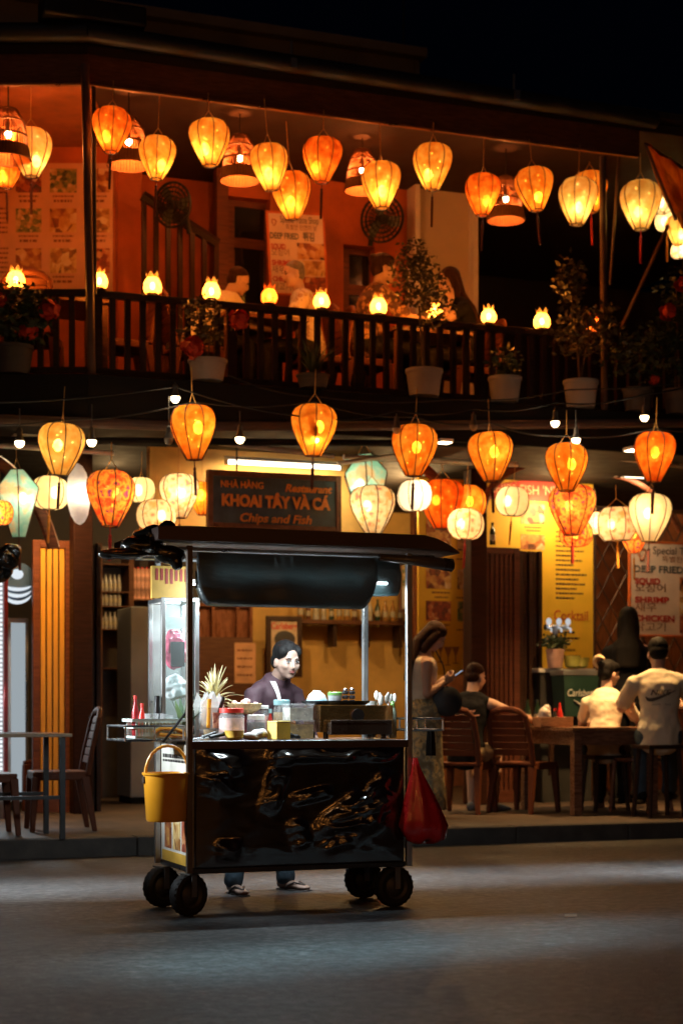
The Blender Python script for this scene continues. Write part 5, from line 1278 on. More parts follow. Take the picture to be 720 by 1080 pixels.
# woman with the phone
sp_ = fl(445, 862, .131)
skirt_m = patterned('skirt_print', (.16,.12,.06), (.58,.40,.16), (.26,.23,.15), 16)
cream = M('cream_top', (.62,.52,.38), .85, var=.1)
FLZ = .131
wo = person('standing woman in a patterned long skirt looking down at her phone', V(sp_.x, sp_.y, FLZ), 8, .99, 'stand', -.04, hp=radians(-34), bend=.14, fem=True, skin=skin_t,
    arms={'r': ((.04,-.01,-.26), (-.10,.17,.10), (-.1,.8,.45), (-.6,.1,.6), .7), 'l': ((-.04,.0,-.26), (.10,.17,.11), (.1,.8,.45), (.6,.1,.6), .7)},
    top=(cream, -1, .10, .38), low=('skirt', skirt_m), hair=('long', hair_br), shoes=('sandal', MATS['sandal_dark']))
ph = V(0,0,0)
wr_ = (wo['J']['r'][2]+wo['J']['l'][2])/2
Mw = Matrix.Translation(V(sp_.x, sp_.y, FLZ)) @ Matrix.Rotation(radians(8-90), 4, 'Z') @ Matrix.Diagonal((.99,.99,.99,1))
t = T('mobile_phone', "dark mobile phone held in the standing woman's hands", 'phone', Mw @ (wr_+V(0,.115,.055)), radians(8-90)); t.rotation_euler = (radians(35), 0, radians(8-90))
g = MB(); g.bx(-.036,.036,-.075,.075,-.004,.004); O('case', g, cart_black, t, bevel=.003); g = MB(); g.bx(-.033,.033,-.070,.070,.0042,.0048); O('screen', g, emit('phone_screen', (.7,.8,1), .6), t)
t = T('shoulder_bag', "round black shoulder bag hanging on a strap from the standing woman", 'bag', Mw @ V(.10,.19,.98), radians(8-90))
g = MB(); g.lathe([(.002,-.05),(.09,-.05),(.125,-.03),(.128,.03),(.09,.05),(.002,.05)], 28, Matrix.Rotation(radians(90),4,'Y')); O('body', g, M('bag_black', (.012,.012,.014), .5), t, smooth=True)
g = MB(); g.tube([V(0,0,.12), V(-.04,-.02,.3), V(-.10,-.09,.46), V(-.17,-.17,.47)], .006, 6); O('strap', g, MATS['bag_black'], t)

# ------------------------------------------------------------------ furniture
brown_pl = M('brown_plastic', (.13,.038,.016), .55, var=.12, spec=.18)
def make_chair(label, loc, face, group, mat=brown_pl, slats=6):
    t = T('dining_chair', label, 'chair', loc, radians(face-90), group)
    g = MB(); g.box((0,0,.43), (.43,.41,.03)); g.box((0,.195,.405), (.41,.02,.05)); g.box((-.205,0,.405), (.02,.37,.05)); g.box((.205,0,.405), (.02,.37,.05)); O('seat', g, mat, t, bevel=.012)
    g = MB()
    for sx in (-1, 1): g.tube([(sx*.205,-.20,.42),(sx*.205,-.235,.62),(sx*.185,-.285,.84),(sx*.13,-.30,.885)], [.022,.02,.02,.022], 8, flat=1.3)
    g.tube([(-.14,-.30,.882),(-.07,-.308,.90),(0,-.31,.905),(.07,-.308,.90),(.14,-.30,.882)], .020, 8, flat=1.4)
    for k in range(slats):
        f = (k+.5)/slats; z = .50+.36*f; y = -.208-.085*f; g.box((0,y-.006,z), (.36-.04*f,.014,.36/slats*.93), Matrix.Rotation(radians(12),4,'X'))
    O('backrest', g, mat, t, bevel=.004)
    for sx in (-1, 1):
        for y, dy in ((.18,.03),(-.18,-.07)):
            g = MB(); a = V(sx*.19,y,.41); b_ = V(sx*.215,y+dy,.0); g.add([a+V(-.03,-.03,0),a+V(.03,-.03,0),a+V(.03,.03,0),a+V(-.03,.03,0),b_+V(-.018,-.018,0),b_+V(.018,-.018,0),b_+V(.018,.018,0),b_+V(-.018,.018,0)], [(0,1,2,3),(7,6,5,4),(4,5,1,0),(5,6,2,1),(6,7,3,2),(7,4,0,3)]); O('leg', g, mat, t, bevel=.006)
    return t
def place_chair(first, label, loc, face):
    c = copy_tree(first); c.location = loc; c.rotation_euler = (0,0,radians(face-90)); c['label'] = label; return c
CG = 'brown plastic dining chairs'
def onf(px, py): p = fl(px, py, FLZ); return V(p.x, p.y, FLZ)
def onY(px, Y): return V((px-CX)/F*Y, Y, FLZ)
ch = make_chair('brown slatted chair at the thin-topped table, its back to the amber folding door', onf(61, 875), 196, CG)
place_chair(ch, 'brown slatted chair half hidden behind the thin-topped table, by the glass fridge', onf(38, 853), 215)
place_chair(ch, 'brown slatted chair by the picture edge in front of the thin-topped table', V(*(onf(-16, 880)+V(0,0,0))), 20)
place_chair(ch, 'brown slatted chair pushed to the dark table, to the right of the seated man in the vest'.replace('to the right of', 'beside'), onY(553, 15.0), 52)
place_chair(ch, 'brown chair carrying the seated man in the black vest', onY(489, 14.9), 66)
place_chair(ch, 'brown chair in the dim opening behind the cart, close to the folding door', V(*fl(118, 838, FLZ).xy, FLZ), 250)
# table with black metal legs
tp = onf(40, 872)
t = T('dining_table', 'thin-topped table on black metal legs beside the glass fridge', 'table', onf(38, 868), TH)
pA = onf(66, 885); loc = t.location
Rz = Matrix.Rotation(-TH, 3, 'Z'); q = Rz @ (V(pA.x, pA.y, 0)-V(loc.x, loc.y, 0)); xa_ = q.x+.06; ya_ = q.y-.05
g = MB(); g.bx(xa_-1.3, xa_, ya_, ya_+.68, .715, .74); O('table_top', g, MW('table_wood', (.32,.22,.13), .3, (2,14,14), coat=.2), t, bevel=.003)
for x in (xa_-1.24, xa_-.06):
    for y in (ya_+.05, ya_+.63): g = MB(); g.bx(x-.018,x+.018,y-.018,y+.018,0,.715); O('leg', g, black_metal, t)
g = MB(); 
for y in (ya_+.05, ya_+.63): g.bx(xa_-1.22,xa_-.078,y-.012,y+.012,.28,.305)
O('stretcher', g, black_metal, t)
t2 = T('menu_card', 'pale menu card lying on the thin-topped table', 'menu', V(loc.x, loc.y, FLZ+.7405), TH+.2); t2.location = t.matrix_basis @ V(xa_-.45, ya_+.2, .7405)
g = MB(); g.bx(-.15,.15,-.1,.1,0,.006); O('card', g, M('card_pale', (.5,.47,.44), .4), t2); g = MB(); g.bx(-.13,.13,-.08,.02,.0062,.0068); O('print', g, brownink, t2)
# dark timber table
tl = MW('dark_table', (.19,.095,.055), .28, (2,14,14), coat=.25)
cA = onY(607, 14.5); cB = onY(676, 14.9); t = T('dining_table', 'heavy dark timber table with thick square legs carrying the condiment box', 'table', cA, TH)
wt, dt = (cB-cA).length, .92; lg = .075
g = MB(); g.bx(-.07,wt+.07,-.07,dt+.07,.715,.75); O('table_top', g, tl, t, bevel=.005)
g = MB(); g.bx(lg/2,wt-lg/2,-.02,.01,.60,.7145); g.bx(lg/2,wt-lg/2,dt-.01,dt+.02,.60,.7145); g.bx(-.02,.01,lg/2,dt-lg/2,.60,.7145); g.bx(wt-.01,wt+.02,lg/2,dt-lg/2,.60,.7145); O('apron', g, tl, t)
for x in (0, wt):
    for y in (0, dt): g = MB(); g.bx(x-lg/2,x+lg/2,y-lg/2,y+lg/2,0,.7145); O('leg', g, tl, t, bevel=.004)
tabM = Matrix.Translation(cA) @ Matrix.Rotation(TH, 4, 'Z')
def ont(x, y): return tabM @ V(x, y, .7505)
# condiment box and bottles on it
t = T('condiment_box', 'pale wooden condiment box on the dark timber table', 'box', ont(-.0,.42), TH-.1)
bw = MW('box_wood', (.34,.17,.09), .5, (3,14,14)); g = MB(); g.bx(-.15,.15,-.10,.10,0,.008)
for sy in (-1,1): g.bx(-.15,.15,sy*.095-.006,sy*.095+.006,.008,.085)
for sx in (-1,1): g.bx(sx*.144-.006,sx*.144+.006,-.089,.089,.008,.085)
O('box', g, bw, t, bevel=.002)
t = T('sauce_bottle', 'red chilli sauce bottle standing in the wooden condiment box', 'bottle', tabM @ V(.06,.40,.759), TH)
g = MB(); g.lathe([(.026,0),(.028,.01),(.028,.10),(.014,.15),(.012,.165)], 16, cap=True); O('body', g, MATS['chilli_red1'], t, smooth=True); g = MB(); g.lathe([(.014,.165),(.006,.205)], 12, cap=True); O('cap', g, redlid, t)
t = T('soy_bottle', 'small dark soy bottle with a red cap in the wooden condiment box', 'bottle', tabM @ V(.0,.38,.759), TH)
g = MB(); g.lathe([(.024,0),(.024,.09),(.011,.12),(.011,.13)], 16, cap=True); O('body', g, darkf, t, smooth=True); g = MB(); g.lathe([(.012,.13),(.012,.155)], 12, cap=True); O('cap', g, redlid, t)
t = T('tissue_bag', 'crumpled translucent tissue bag stuffed in the wooden condiment box', 'tissues', tabM @ V(-.08,.42,.759), TH)
lump('bag', [((0,0,.08),(.06,.05,.08)),((.02,0,.14),(.035,.03,.05))], M('tissue_film', (.55,.50,.47), .35, coat=.3), t, .008, 2, .03, .05)
bgl = M('green_bottle_glass', (.012,.028,.016), .1, coat=.5)
def beer(label, loc, m=bgl, sc=1.0, group='green bottles on the table'):
    t = T('glass_bottle', label, 'bottle', loc, random.uniform(0,6), group, sc)
    g = MB(); g.lathe([(.030,0),(.032,.008),(.032,.13),(.026,.16),(.014,.19),(.0125,.225),(.015,.228),(.015,.238),(.012,.24)], 18, cap=True); O('body', g, m, t, smooth=True)
    g = MB(); g.lathe([(.0325,.045),(.0325,.11)], 18); O('bottle_label', g, M('bottle_paper', (.35,.30,.2), .6, var=.4, vs=30), t, solid=.0006); return t
beer('dark green bottle standing alone at the inner edge of the dark timber table', ont(-.05,.80)); beer('green bottle almost hidden behind the condiment box', ont(.08,.86))
# round-backed wooden chair and stools
def bent_chair(label, loc, face):
    t = T('wooden_chair', label, 'chair', loc, radians(face-90)); w_ = MW('bent_wood', (.20,.07,.03), .3, (10,10,2), coat=.3); g = MB()
    g.lathe([(.001,.445),(.20,.445),(.215,.455),(.215,.475),(.20,.48),(.001,.478)], 28); O('seat', g, w_, t, smooth=True)
    g = MB(); vs = []; fs = []; n = 16
    for i in range(n+1):
        f = -1+2*i/n; x = .21*f; y = -.20+.05*f*f; zt = .90-.10*f**4-.05*f*f; zb_ = .70+.02*f*f
        vs += [(x,y-.012,zb_),(x,y-.012-.05,zt),(x,y+.010-.05,zt),(x,y+.010,zb_)]
    for i in range(n):
        a = i*4
        for k in range(4): fs.append((a+k, a+4+k, a+4+(k+1) % 4, a+(k+1) % 4))
    fs += [(0,1,2,3),(n*4+3,n*4+2,n*4+1,n*4)]; g.add(vs, fs); O('backrest', g, w_, t, smooth=True)
    for sx in (-1,1):
        g = MB(); g.tube([(sx*.17,-.25,0),(sx*.175,-.175,.46),(sx*.19,-.19,.74)], .019, 8); O('leg', g, w_, t); g = MB(); g.tube([(sx*.18,.18,0),(sx*.16,.15,.45)], [.016,.02], 8); O('leg', g, w_, t)
    return t
bent_chair('round-backed wooden chair in front of the man in the printed tee', onY(672, 15.05), 146)

def stool(label, loc, h=.46):
    t = T('wooden_stool', label, 'stool', loc, TH, 'stools'); g = MB(); g.box((0,0,h-.02), (.36,.30,.035)); O('seat', g, dark_wood, t, bevel=.006)
    for sx in (-1,1):
        for sy in (-1,1): g = MB(); g.tube([(sx*.13,sy*.10,h-.03),(sx*.165,sy*.13,0)], .02, 8); O('leg', g, dark_wood, t)
    return t
stool('dark wooden stool under the woman with the pale hair clip', onY(637, 15.2), .50)
stool('dark wooden stool under the man in the printed tee', onY(694, 14.4), .61)
# seated people on the pavement
vm = person('seated man in a black sleeveless vest and khaki shorts, one arm stretched over the table', onY(491, 14.85), 64, 1.02, 'sit', .18, bend=.2, hy=radians(-16), hp=radians(-10), skin=skin_l, top=(vest, 0, -.07, .46), low=('shorts', M('khaki', (.33,.24,.14), .85)),
    hair=('buzz', hair_br), shoes=('shoe', M('grey_trainers', (.22,.22,.23), .6)), arms={'r': ((.20,.17,-.10), (.05,.25,-.05)), 'l': ((-.04,.10,-.26), (.06,.22,.02))})
pr_ = M('vest_print', (.62,.30,.24), .7)
def scrawl(mb):
    rnd = random.Random(6); z0 = vm['P'](.32).z
    for row, (zc, wd) in enumerate(((z0+.03,.085),(z0-.005,.09),(z0-.035,.075))):
        x = -wd
        while x < wd:
            w_ = rnd.uniform(.015,.04); h = rnd.uniform(.010,.022); mb.add([(x,0,zc-h/2),(x+w_,0,zc-h/2+.004),(x+w_+.006,0,zc+h/2),(x+.006,0,zc+h/2-.004)], [(0,1,2,3)]); x += w_+.005
drape(vm, 'shirt', 'FISHING', -.065, .065, vm['P'](.22).z, .014, pr_, -1, .005, name='lettering')
drape(vm, 'shirt', None, 0, 0, 0, 0, pr_, -1, .005, name='back_print', shapes=scrawl)
g1 = person('woman in a white tee with a pale crescent clip in her dark bun', onY(637, 15.2)+V(0,0,.05), 72, 1.0, 'sit', .12, bend=.2, hy=radians(-38), hp=radians(-6), fem=True, skin=skin_l, top=(tee, .75, -.07, .46), low=('trousers', dark_paint), hair=('bow', hair_b), shoes=('shoe', dark_paint),
    arms={'r': ((.10,.16,-.18), (-.02,.24,.0)), 'l': ((-.08,.14,-.2), (.03,.24,.02))})
HMw = g1['HM']; g = MB(); g.tube([HMw @ V(.085*sin(a)*.9, -.118-.02*cos(a), .085+.055*cos(a)) for a in [radians(-150+30*k) for k in range(8)]], [.006,.014,.018,.02,.02,.018,.013,.005], 8); O('hair_clip', g, M('clip_cream', (.72,.56,.34), .35), g1['t'], smooth='all')
g2 = person('man in a pale tee with a swoosh on the back, on a stool', onY(695, 14.4)+V(0,0,.12), 84, 1.08, 'sit', .10, bend=.22, hp=radians(-14), skin=skin_l, top=(tee, .8, -.14, .46), low=('trousers', denim), hair=('short', hair_b), shoes=('shoe', dark_paint),
    arms={'r': ((.10,.15,-.2), (-.06,.24,.02)), 'l': ((-.10,.15,-.2), (.06,.24,.02))})
zc = g2['P'](.34).z
def swoosh(mb):
    up = [(-.115,-.035),(-.085,-.052),(-.04,-.045),(.03,-.022),(.14,.018)]; lo = [(-.115,-.035),(-.10,-.075),(-.06,-.078),(.02,-.048),(.14,.018)]
    n = 10
    def L_(P_, f): x = f*(len(P_)-1); i = min(int(x), len(P_)-2); q = x-i; return (P_[i][0]*(1-q)+P_[i+1][0]*q, P_[i][1]*(1-q)+P_[i+1][1]*q)
    for i in range(n):
        a, b_, c, d = L_(lo,i/n), L_(lo,(i+1)/n), L_(up,(i+1)/n), L_(up,i/n); mb.add([(p[0],0,zc+p[1]) for p in (a,b_,c,d)], [(0,1,2,3)])
drape(g2, 'shirt', 'NIKE', -.075, .085, zc-.005, .042, M('tee_print', (.10,.075,.055), .8), -1, .010, .03, .3, name='lettering')
drape(g2, 'shirt', None, 0, 0, 0, 0, MATS['tee_print'], -1, .007, name='swoosh', shapes=swoosh)
drape(g2, 'shirt', 'AIR  90', -.07, .08, zc-.10, .014, M('tee_print_pale', (.30,.25,.18), .8), -1, .006, name='small_print')
bpz = onY(662, 16.3)
g3 = person('woman dressed in black with long black hair, standing before the lattice gate', V(bpz.x, bpz.y, FLZ), 80, 1.12, 'stand', .04, hp=radians(-8), fem=True, skin=skin_l, top=(vest, 1.6, -.07, .46), low=('trousers', vest), hair=('long', hair_b), shoes=('shoe', dark_paint))
# people on the terrace
UF = 3.661
def up(px, d0): p = at(px, HY, d0); return V(p.x, p.y, UF)
lin = M('pale_linen', (.58,.48,.34), .85, var=.08)
person('hunched man with dark hair in a pale shirt leaning over the terrace table', up(208, 15.05), 28, 1.0, 'sit', .40, bend=.45, hp=radians(-22), hy=radians(-14), skin=skin_l, top=(lin, .8, -.07, .46), low=('trousers', dark_paint), hair=('buzz', hair_br), arms={'r': ((.08,.14,-.22), (-.08,.24,.0)), 'l': ((-.06,.14,-.22), (.08,.22,0))})
person('pale-haired man in a light patterned shirt facing the hunched man on the terrace', up(328, 15.05), 186, 1.0, 'sit', .12, bend=.15, hp=radians(-10), hy=radians(14), skin=skin_l, top=(patterned('shirt_print', (.55,.42,.30), (.30,.16,.10), (.60,.5,.4), 14), .8, -.07, .46), low=('trousers', dark_paint), hair=('buzz', hair_g), arms={'r': ((.08,.14,-.22), (-.02,.24,.0)), 'l': ((-.06,.14,-.22), (.08,.22,0))})
person('person with a dark hair bun and a leaf-patterned shirt at the terrace table', up(384, 15.05), 18, 1.10, 'sit', .16, bend=.15, hp=radians(-6), hy=radians(-8), skin=skin_l, top=(patterned('leaf_print', (.07,.03,.02), (.60,.32,.14), (.10,.04,.03), 18), .9, -.07, .46), low=('trousers', dark_paint), hair=('bun', hair_br), arms={'r': ((.08,.16,-.2), (-.06,.24,.0)), 'l': ((-.06,.14,-.22), (.08,.22,0))})
person('long-haired woman in a dark top resting her cheek on her hand on the terrace', up(494, 15.05), 198, 1.06, 'sit', .16, bend=.2, hp=radians(-8), hy=radians(10), fem=True, skin=skin_l, top=(vest, .35, -.07, .46), low=('trousers', dark_paint), hair=('long', hair_br), arms={'l': ((-.04,.24,-.16), (-.02,-.10,.22), (.3,.1,.9), (1,.2,0), .5), 'r': ((.06,.14,-.22), (-.08,.22,0))})
# terrace tables and chairs
def small_table(label, px, d0):
    t = T('terrace_table', label, 'table', up(px, d0), TH, 'terrace tables'); g = MB(); g.bx(-.38,.38,-.35,.35,.68,.715); O('table_top', g, brown_wood, t, bevel=.004)
    for sx in (-1,1):
        for sy in (-1,1): g = MB(); g.bx(sx*.33-.025,sx*.33+.025,sy*.30-.025,sy*.30+.025,0,.68); O('leg', g, brown_wood, t)
    return t
small_table('dark terrace table between the hunched man and the pale-haired man', 268, 15.05); small_table('dark terrace table behind the potted tree between the bun-haired and long-haired diners', 441, 15.05); small_table('dark terrace table behind the railing below the photo menu board', 60, 15.0)
t = T('napkin_holder', 'pale napkin holder on the terrace table beside the dim red flame lamp', 'napkins', at(265, 315, 15.1)*0+V(*up(265,15.1).xy, UF+.7155), TH); g = MB(); g.bx(-.07,.07,-.03,.03,0,.10); O('holder', g, M('holder_pale', (.5,.4,.3), .5), t, bevel=.004); g = MB(); g.bx(-.06,.06,-.02,.02,.1005,.125); O('napkins', g, MATS['white_napkin'], t)
for px, fc, lab in ((204,21,'dark chair under the hunched man on the terrace'),(333,201,'dark chair under the pale-haired man on the terrace'),(381,21,'dark chair under the bun-haired diner'),(493,201,'dark chair under the long-haired woman'),(128,201,'empty terrace chair near the black post'),(35,90,'empty terrace chair below the photo menu board')):
    c = place_chair(ch, lab, up(px, 15.05), fc); c['group'] = 'terrace chairs'
# ------------------------------------------------------------------ plants
leaf_d = M('leaf_dark', (.035,.055,.02), .5, var=.5, vs=9); leaf_o = M('leaf_dry', (.10,.075,.025), .55, var=.5, vs=9); bark = M('bark', (.10,.06,.035), .85, var=.4, vs=20, bump=.5)
petal = M('petal_red', (.62,.05,.02), .55, var=.25, vs=20); pot_w = M('pot_white', (.32,.28,.26), .6, var=.12, vs=5, bump=.2); soil = M('soil', (.03,.02,.015), .95)
def leaves(g, c, r, n, size, rnd, hollow=.35, droop=0.0):
    for _ in range(n):
        d = V(rnd.gauss(0,1), rnd.gauss(0,1), rnd.gauss(0,1)).normalized(); q = (hollow+(1-hollow)*rnd.random())*(1+.25*mnoise.noise(d*2.3+V(*c)))
        p = V(*c)+V(d.x*r[0], d.y*r[1], d.z*r[2])*q; a = V(rnd.gauss(0,1), rnd.gauss(0,1), rnd.gauss(0,.6)-droop).normalized(); b_ = a.cross(V(rnd.gauss(0,1), rnd.gauss(0,1), rnd.gauss(0,1))).normalized(); s = size*rnd.uniform(.6,1.3)
        g.add([p, p+a*s*.5+b_*s*.28, p+a*s, p+a*s*.5-b_*s*.28], [(0,1,2,3)])
def flowerball(g, c, r, rnd):
    for _ in range(46):
        d = V(rnd.gauss(0,1), rnd.gauss(0,1), rnd.gauss(0,1)).normalized(); a = d.cross(V(rnd.gauss(0,1),1,0)).normalized(); b_ = d.cross(a); p = V(*c)+d*r*rnd.uniform(.55,1); s = r*.45
        g.add([p-a*s-b_*s*.4, p+a*s-b_*s*.4, p+a*s*.7+b_*s+d*s*.4, p-a*s*.7+b_*s+d*s*.4], [(0,1,2,3)])
def pot_plant(name, label, cat, px, py_base, potw, poth, d0, spec, mat=pot_w, zfix=None, th=TH):
    p = at(px, py_base, d0, th) if th else atY(px, py_base, d0); k = p.y/F
    if zfix: p.z = zfix
    t = T(name, label, cat, p, TH); r = potw*k/2; h = poth*k; rnd = random.Random(int(px))
    g = MB(); g.lathe([(r*.74,0),(r*.78,.004),(r*.94,h*.86),(r,h*.87),(r,h),(r*.9,h),(r*.86,h*.9)], 26, cap=False); 
    for q in (.3,.55): g.lathe([(r*(.76+.2*q),h*q-.004),(r*(.76+.2*q)+.004,h*q),(r*(.76+.2*q),h*q+.004)], 26)
    pt = O('pot', g, mat, t, smooth=True); g = MB(); g.lathe([(r*.9,h*.9),(.001,h*.92)], 22); O('soil', g, soil, pt)
    if spec.get('stem'):
        g = MB(); x0 = 0
        for (dx, L_, rr) in spec['stem']: g.tube([(0,0,h*.9),(dx*.4*k,.01,h*.9+L_*k*.5),(dx*k,0,h*.9+L_*k)], [rr,rr*.8,rr*.6], 7)
        O('stem', g, bark, t)
    g = MB()
    for (dx, dz, rx, rz_, n, sz) in spec['leaf']: leaves(g, (dx*k, 0, h+dz*k), (rx*k, rx*k*.8, rz_*k), n, sz, rnd, droop=spec.get('droop', 0))
    if spec.get('blade'):
        for _ in range(spec['blade']):
            an = rnd.uniform(0,6.3); Ln = rnd.uniform(30,58)*k; lo = rnd.uniform(.2,.7); pts = []
            for q in range(6):
                f = q/5; c = V(cos(an)*Ln*lo*f, sin(an)*Ln*lo*f*.6, h*.9+Ln*(f-.55*lo*f*f*1.3)); w_ = .012*(1-f)**.6; sd = V(-sin(an), cos(an), 0)*w_; pts += [c-sd, c+sd]
            g.add(pts, [(2*q,2*q+1,2*q+3,2*q+2) for q in range(5)])
    O('foliage', g, spec.get('mat', leaf_d), t)
    for (dx, dz, rr) in spec.get('flower', []):
        g = MB(); flowerball(g, (dx*k, -.1, h+dz*k), rr*k, rnd); O('flower', g, petal, t)
    return t
dL = 14.05
ZD = 3.6605
pot_plant('potted_plant', 'flowering plant with red blooms in a dark pot below the photo menu board', 'plant', 14, 402, 44, 30, 13.38, dict(leaf=[(0,30,40,38,672,.07),(20,44,26,22,256,.06)], flower=[(36,38,11),(14,14,9),(-18,44,8)], droop=.2), mat=M('pot_dark_clay', (.06,.05,.045), .7), zfix=ZD, th=0)
pot_plant('potted_plant', 'thin flowering plant with two red blooms in a wide white pot below the hunched man', 'plant', 219, 404, 42, 22, dL, dict(stem=[(-14,60,.008),(10,66,.008)], leaf=[(-6,40,30,34,304,.055)], flower=[(30,42,10),(-20,9,11)], mat=leaf_o), zfix=ZD)
pot_plant('potted_plant', 'dark spiky strap-leaved plant against the railing beside the pale-haired man', 'plant', 330, 408, 36, 14, dL, dict(leaf=[], blade=60), mat=MATS['pot_dark_clay'], zfix=ZD)
pot_plant('potted_tree', 'small round-crowned potted tree in a white pot before the terrace railing', 'tree', 447, 420, 40, 28, dL, dict(stem=[(-6,70,.014)], leaf=[(-8,92,34,30,832,.045),(-12,118,20,20,288,.045),(14,66,22,22,256,.045)], mat=leaf_o), zfix=ZD)
pot_plant('potted_plant', 'white pot with a low dark plant between the potted tree and the tall leafy one', 'plant', 532, 424, 36, 26, dL, dict(leaf=[(0,16,20,16,176,.06)]), zfix=ZD)
pot_plant('potted_plant', 'tall leafy plant in a white pot close to the foot of the reddish end post', 'plant', 612, 432, 38, 28, dL, dict(stem=[(-12,100,.012),(16,70,.01)], leaf=[(-14,104,18,28,272,.07),(0,50,36,28,416,.06),(24,68,22,16,176,.06)], mat=leaf_o), zfix=ZD)
pot_plant('potted_plant', 'dark bushy plant along the railing outside the reddish end post', 'plant', 672, 436, 34, 24, dL, dict(leaf=[(0,36,44,28,528,.06),(24,54,28,22,256,.05)]), mat=MATS['pot_dark_clay'], zfix=ZD)
pot_plant('potted_plant', 'bushy plant with small red blooms at the far end of the railing', 'plant', 716, 440, 36, 26, dL, dict(stem=[(-4,120,.012)], leaf=[(0,90,26,50,480,.06),(-4,40,28,36,320,.06)], flower=[(-22,78,8),(-4,108,7),(-38,6,5)]), mat=MATS['pot_dark_clay'], zfix=ZD)

# fabric canopy folded at the end of the eave
cv = shade('canopy_cloth', [(.35,(.60,.24,.04)),(.65,(1,.62,.16))], 7, .10)
p_ = [at(680,152,14.25), at(712,232,14.0), at(760,262,14.6), at(748,196,15.2)]
t = T('canvas_canopy', 'folded rust-coloured canvas canopy slanting down past the end of the eave', 'canopy', p_[0]); n = 28; vs = []; fs = []
for i in range(n+1):
    for j in range(n+1):
        u_, v_ = i/n, j/n; c = p_[0]*(1-u_)*(1-v_)+p_[1]*u_*(1-v_)+p_[2]*u_*v_+p_[3]*(1-u_)*v_-p_[0]; c.z += .07*sin(v_*pi*7)*(.35+u_)-.06*sin(pi*u_); vs.append(c)
for i in range(n):
    for j in range(n): a = i*(n+1)+j; fs.append((a,a+1,a+n+2,a+n+1))
O('cloth', MB().add(vs, fs), cv, t, smooth='all', solid=.01)
g = MB(); g.tube([p_[0]-p_[0], p_[1]-p_[0]], .015, 8); g.tube([V(0,0,0), p_[3]-p_[0]], .015, 8); O('frame', g, pm, t)

# ------------------------------------------------------------------ inside and beside the shop
# lattice gate
d = 16.45; s0, s1 = ps(626,d), ps(800,d); z1 = zz(670,540,d); t = T('lattice_gate', 'folding metal lattice gate drawn across the brick-coloured wall', 'gate', S(s0, W(d), .131), TH); H = z1-.131; Lg = s1-s0
g = MB(); n = int(Lg/.19)
for k in range(-9, n+1):
    for sg in (1, -1):
        for seg in range(9):
            x0 = (k+seg)*.19 if sg > 0 else (k+9-seg)*.19; x1 = x0+.19*sg; zA, zB_ = H*seg/9, H*(seg+1)/9
            if min(x0,x1) < -.001 or max(x0,x1) > Lg+.19: continue
            g.tube([(x0,.01*sg,zA),(x1,.01*sg,zB_)], .009, 4, cap=False)
O('lattice', g, M('gate_metal', (.10,.05,.03), .5, .3), t); g = MB()
for k in range(0, n+1, 3): g.bx(k*.19-.012, k*.19+.012, -.022, .022, 0, H)
g.bx(-.02, Lg, -.025, .025, H, H+.04); O('upright', g, MATS['gate_metal'], t)
# wooden panels seen behind it
g = MB(); 
for k in range(12): g.bx(ps(622,17.6)+k*.26, ps(622,17.6)+k*.26+.25, W(17.6), W(17.6)+.03, .131, 2.1)
tag(O('timber_screen', g, MW('screen_wood', (.30,.11,.04), .5, (8,8,2)), rz=TH), 'reddish plank screen standing behind the lattice gate', 'screen')
# bar counter with tap, plant and ice bucket
d = 15.75; s0, s1 = ps(572,d), ps(626,d); zc_ = zz(600,705,d)
t = T('bar_counter', 'small bar counter with a pale top behind the dark timber table', 'counter', S((s0+s1)/2, W(d)+.3, .131), TH); w_ = s1-s0; H = zc_-.131
g = MB(); g.bx(-w_/2,w_/2,-.25,.25,0,H-.04); O('body', g, M('bar_dark', (.03,.03,.03), .5), t); g = MB(); g.bx(-w_/2-.03,w_/2+.03,-.28,.28,H-.04,H); O('top', g, white_paint, t, bevel=.004)
d2 = 15.55; tb = at(606, 748, d2); kk = tb.y/F
t = T('beer_cooler', 'dark green tapered ice bucket with a pale rim and white brand lettering', 'bucket', (tb.x, tb.y, at(606,756,d2).z), TH); H = 44*kk; a = 21*kk
g = MB(); g.box((0,0,H/2), (2*a,.26,H), taper=.86); O('pail', g, M('bucket_green', (.02,.05,.04), .35), t, bevel=.006); g = MB(); g.box((0,0,H+.02), (2.08*a,.275,.05)); O('rim', g, alu, t, bevel=.005)
g = MB(); text(g, 'Carlsberg', -a*.8, a*.8, H*.58, .07, -.131, .002, .01, .2); pts = [(-a*.45,-.129,H*.40),(-a*.1,-.129,H*.30),(a*.35,-.129,H*.34),(a*.75,-.129,H*.52)]; g.tube(pts, [.006,.010,.008,.003], 6); O('lettering', g, M('brand_white', (.62,.64,.6), .5), t)
g = MB(); g.bx(-.30,.30,-.02,.02,-.02,0); g.bx(-.28,-.24,-.02,.02,-.56,-.02); g.bx(.24,.28,-.02,.02,-.56,-.02); O('stand', g, dark_wood, t)
tb = at(585, 705, 15.85); t = T('beer_tap', 'chrome beer tap with three glowing white handles on the bar counter', 'beer tap', (tb.x, tb.y, zc_+.001), TH)
g = MB(); g.lathe([(.06,0),(.06,.01),(.03,.02),(.03,.40)], 18, cap=True); g.tube([(-.11,0,.40),(.14,0,.40)], .03, 12); O('column', g, steel, t, smooth=True)
for x in (-.09, .02, .12): g = MB(); g.tube([(x,-.03,.40),(x,-.09,.385),(x,-.09,.35)], .010, 8); g.ell((x,-.04,.455), (.028,.024,.036), seg=12, rings=8); O('handle', g, emit('tap_badge_glow', (.95,.97,1), .55, light=False), t, smooth='all')
